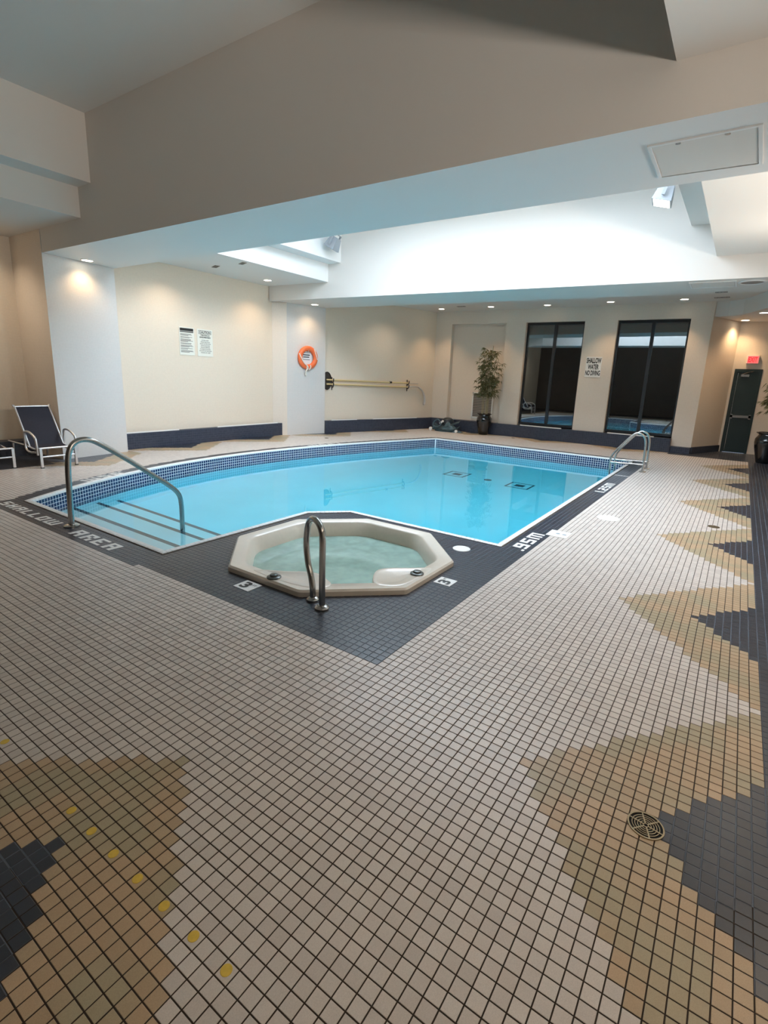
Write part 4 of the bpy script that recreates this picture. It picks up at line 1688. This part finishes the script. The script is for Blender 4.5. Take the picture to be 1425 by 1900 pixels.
def lounger(x0, x1, v0, lab, back_up=True):
    """x0..x1 width along u; v0 front feet; back runs towards +v"""
    g = empty('sun_lounger', ((x0 + x1) / 2, v0 + 5, 0), lab, 'lounge chair')
    zs = 6.6
    th = math.radians(57 if back_up else 4)
    hv, bl = v0 + 8.0, 14.5
    top = (hv + bl * math.cos(th), zs - .4 + bl * math.sin(th))
    # sling seat
    mb = MB()
    N = 8
    for i in range(N):
        t0, t1 = i / N, (i + 1) / N

        def sag(t_):
            return -0.9 * math.sin(math.pi * t_)
        va, vb = v0 + .6 + (hv - v0 - .6) * t0, v0 + .6 + (hv - v0 - .6) * t1
        mb.add([(x0 + .5, va, zs + sag(t0)), (x1 - .5, va, zs + sag(t0)), (x1 - .5, vb, zs + sag(t1)), (x0 + .5, vb, zs + sag(t1)),
                (x0 + .5, va, zs - .12 + sag(t0)), (x1 - .5, va, zs - .12 + sag(t0)), (x1 - .5, vb, zs - .12 + sag(t1)), (x0 + .5, vb, zs - .12 + sag(t1))],
               [(0, 1, 2, 3), (7, 6, 5, 4), (0, 3, 7, 4), (2, 1, 5, 6)] + ([(1, 0, 4, 5)] if i == 0 else []))
    mb.build('seat_sling', M_sling, g)
    mb = MB()
    a_ = (hv, zs - .4)
    nrm = (-math.sin(th) * .12, math.cos(th) * .12)
    mb.add([(x0 + .5, a_[0], a_[1]), (x1 - .5, a_[0], a_[1]), (x1 - .5, top[0], top[1]), (x0 + .5, top[0], top[1]),
            (x0 + .5, a_[0] - nrm[0], a_[1] - nrm[1]), (x1 - .5, a_[0] - nrm[0], a_[1] - nrm[1]), (x1 - .5, top[0] - nrm[0], top[1] - nrm[1]), (x0 + .5, top[0] - nrm[0], top[1] - nrm[1])],
           [(0, 1, 2, 3), (7, 6, 5, 4), (0, 3, 7, 4), (2, 1, 5, 6), (3, 2, 6, 7), (1, 0, 4, 5)])
    mb.build('back_sling', M_sling, g)
    tube_part('back_frame', [(x0 + .3, a_[0], a_[1]), (x0 + .3, top[0] - .3, top[1] - .4), (x0 + .6, top[0], top[1]), (x1 - .6, top[0], top[1]), (x1 - .3, top[0] - .3, top[1] - .4), (x1 - .3, a_[0], a_[1])], .3, M_alu, g, 4)
    for x in (x0 + .2, x1 - .2):
        tube_part('side_rail', [(x, v0 + .3, zs - .3), (x, v0 + 4, zs - .9), (x, hv, zs - .5), (x, v0 + 13, zs - .3), (x, v0 + 24, zs - .2)], .3, M_alu, g, 4)
        if back_up:
            s = -1 if x < (x0 + x1) / 2 else 1
            xo = x + s * .7
            tube_part('armrest', [(xo, v0 + .4, 4.2), (xo, v0 + .7, 8.2), (xo, v0 + 1.6, 9.8), (xo, v0 + 4.6, 11.0), (xo, v0 + 7.6, 11.1), (xo, v0 + 8.6, 10.2), (xo, v0 + 8.9, 7.0), (xo, v0 + 8.2, 5.2), (xo, v0 + 5.6, 4.6), (xo, v0 + 2.0, 5.0)], .36, M_alu, g, 5)
        xo = x
        mb = MB()
        mb.box((xo - .36, v0 - .3, 0.25), (xo + .36, v0 + .3, zs - .2))
        mb.build('leg', M_alu, g)
        mb = MB()
        mb.box((xo - .42, v0 - .36, 0.0), (xo + .42, v0 + .36, .3))
        mb.build('foot', M_black, g)
        tube_part('leg', [(xo, v0 + 21, .05), (xo, v0 + 20.5, zs - .3)], .35, M_alu, g, 1)
    tube_part('front_bar', [(x0 + .2, v0 + .1, 3.6), (x1 - .2, v0 + .1, 3.6)], .3, M_alu, g, 1)
    tube_part('front_bar', [(x0 + .2, v0 + .3, zs - .3), (x1 - .2, v0 + .3, zs - .3)], .3, M_alu, g, 1)


lounger(25.6, 36.3, 149.6, 'navy sling sun lounger with raised back and aluminium arms beside the white pier')
lounger(9.6, 20.4, 155.2, 'navy sling lounger lying flat, cut off by the left picture edge', back_up=False)

# ------------------------------------------------------------------ things set into the deck


def disc(name, lab, cat, x, y, r, mat, z=0.05):
    g = empty(name, (x, y, 0), lab, cat)
    mb = MB()
    mb.lathe([(r, -.3), (r, z + .02), (r * .97, z + .06), (r * .86, z + .06), (r * .84, z + .03)], (x, y, 0), 36)
    mb.build('rim', mat, g)
    mb = MB()
    mb.lathe([(r * .83, -.3), (r * .83, z + .05), (r * .8, z + .07)], (x, y, 0), 36)
    mb.build('lid', mat, g)
    return g


disc('skimmer_cover', 'round white skimmer lid in the navy tiles beside the hot tub', 'skimmer cover', 44.3, 11.1, 1.75, M_cover)
disc('skimmer_cover', 'round white skimmer lid in the pale tiles right of the pool', 'skimmer cover', 90.8, -7.0, 2.7, M_cover)


def drain(x, y, r, lab, fine=True):
    g = empty('floor_drain', (x, y, 0), lab, 'floor drain')
    z = .06
    mb = MB()
    mb.lathe([(r * .95, -.3), (r * .95, z - .02)], (x, y, 0), 36)
    mb.build('pit', M_hole, g)

    def ring(r0, r1, nm_, zt=z + .05):
        mb = MB()
        n = 40
        vs, fs = [], []
        for rr, h in ((r1, -.2), (r1, zt), (r0, zt), (r0, z - .1)):
            vs += [(x + rr * math.cos(2 * math.pi * k / n), y + rr * math.sin(2 * math.pi * k / n), h) for k in range(n)]
        for i in range(3):
            for k in range(n):
                k2 = (k + 1) % n
                fs.append((i * n + k, i * n + k2, (i + 1) * n + k2, (i + 1) * n + k))
        mb.add(vs, fs)
        mb.build(nm_, M_drain, g)
    ring(r * .91, r, 'rim')
    if fine:
        for q in (.12, .27, .42, .57, .72):
            ring(r * q, r * (q + .045), 'grate_ring', z + .03)
        mb = MB()
        for k in range(6):
            a_ = 2 * math.pi * k / 6 + .35
            M0 = Matrix.Translation((x, y, 0)) @ Matrix.Rotation(a_, 4, 'Z')
            mb.box((r * .1, -.05, z - .05), (r * .92, .05, z + .045), mat=M0)
        mb.build('spokes', M_drain, g)


drain(-5.35, -29.25, 1.3, 'round brass floor drain at the tip of the navy zigzag, bottom right')
drain(100.7, -29.3, 1.3, 'small round floor drain in the pale tiles by the right zigzag', True)
drain(157.6, 145.5, 1.1, 'small dark floor drain on the deck below the life ring', False)
drain(247.0, 78.0, 1.1, 'small dark floor drain on the far deck below the left window', False)

g = empty('anchor_plate', (68, -1.2, 0), 'white rectangular anchor plate bridging navy band and pale tiles', 'floor plate')
mb = MB()
mb.box((65.5, -3.5, -.1), (70.4, 1.0, .1))
mb.build('plate', M_cover, g)
for y in (-2.4, -1.0):
    mb = MB()
    mb.lathe([(.45, .05), (.45, .13)], (68, y, 0), 16)
    mb.build('socket', M_greybox, g)
for (x, y), rgt, lab in (((5.6, 29.0), (0, -1, 0), 'white 3 FT depth tile left of the grab rail'), ((27.3, 5.6), (1, 0, 0), 'white 3 FT depth tile right of the hot tub')):
    g = empty('depth_tile', (x, y, 0), lab, 'depth marker')
    mb = MB()
    mb.box((x - 1.45, y - 1.7 if rgt[0] == 0 else y - 1.5, .0), (x + 1.45, y + 1.7 if rgt[0] == 0 else y + 1.5, .09))
    mb.build('plate', M_paperw, g)
    r_ = Vector(rgt)
    u_ = UP.cross(r_)
    lettering('3', tuple(Vector((x, y, .09)) - r_ * .35), tuple(r_), tuple(u_), 2.1, M_ink, g, width=1.5, bold=.04, name='numeral')
    lettering('FT', tuple(Vector((x, y, .09)) + r_ * .95 + u_ * .55), tuple(r_), tuple(u_), .5, M_ink, g, width=.7, bold=.01)

for k, wh in ((18.8, 'at the left picture edge, apart from the others'), (6.6, 'uppermost of the slanting row on tan tiles'), (3.6, 'second from the top of the slanting row'),
              (.6, 'third from the top of the slanting row'), (-2.4, 'fourth from the top of the slanting row'), (-5.4, 'lowest one of the row still on tan tiles'),
              (-8.4, 'first dot of the row on pale tiles'), (-11.4, 'lowest and nearest dot of the slanting row')):
    mb = MB()
    rr = .34
    mb.lathe([(rr, .02), (rr, H + .018), (rr * .9, H + .03)], (-30.45, k, 0), 20)
    o = mb.build('floor_dot', M_yellow)
    tag(o, 'yellow floor dot, ' + wh, 'floor marker', 'yellow floor dots')
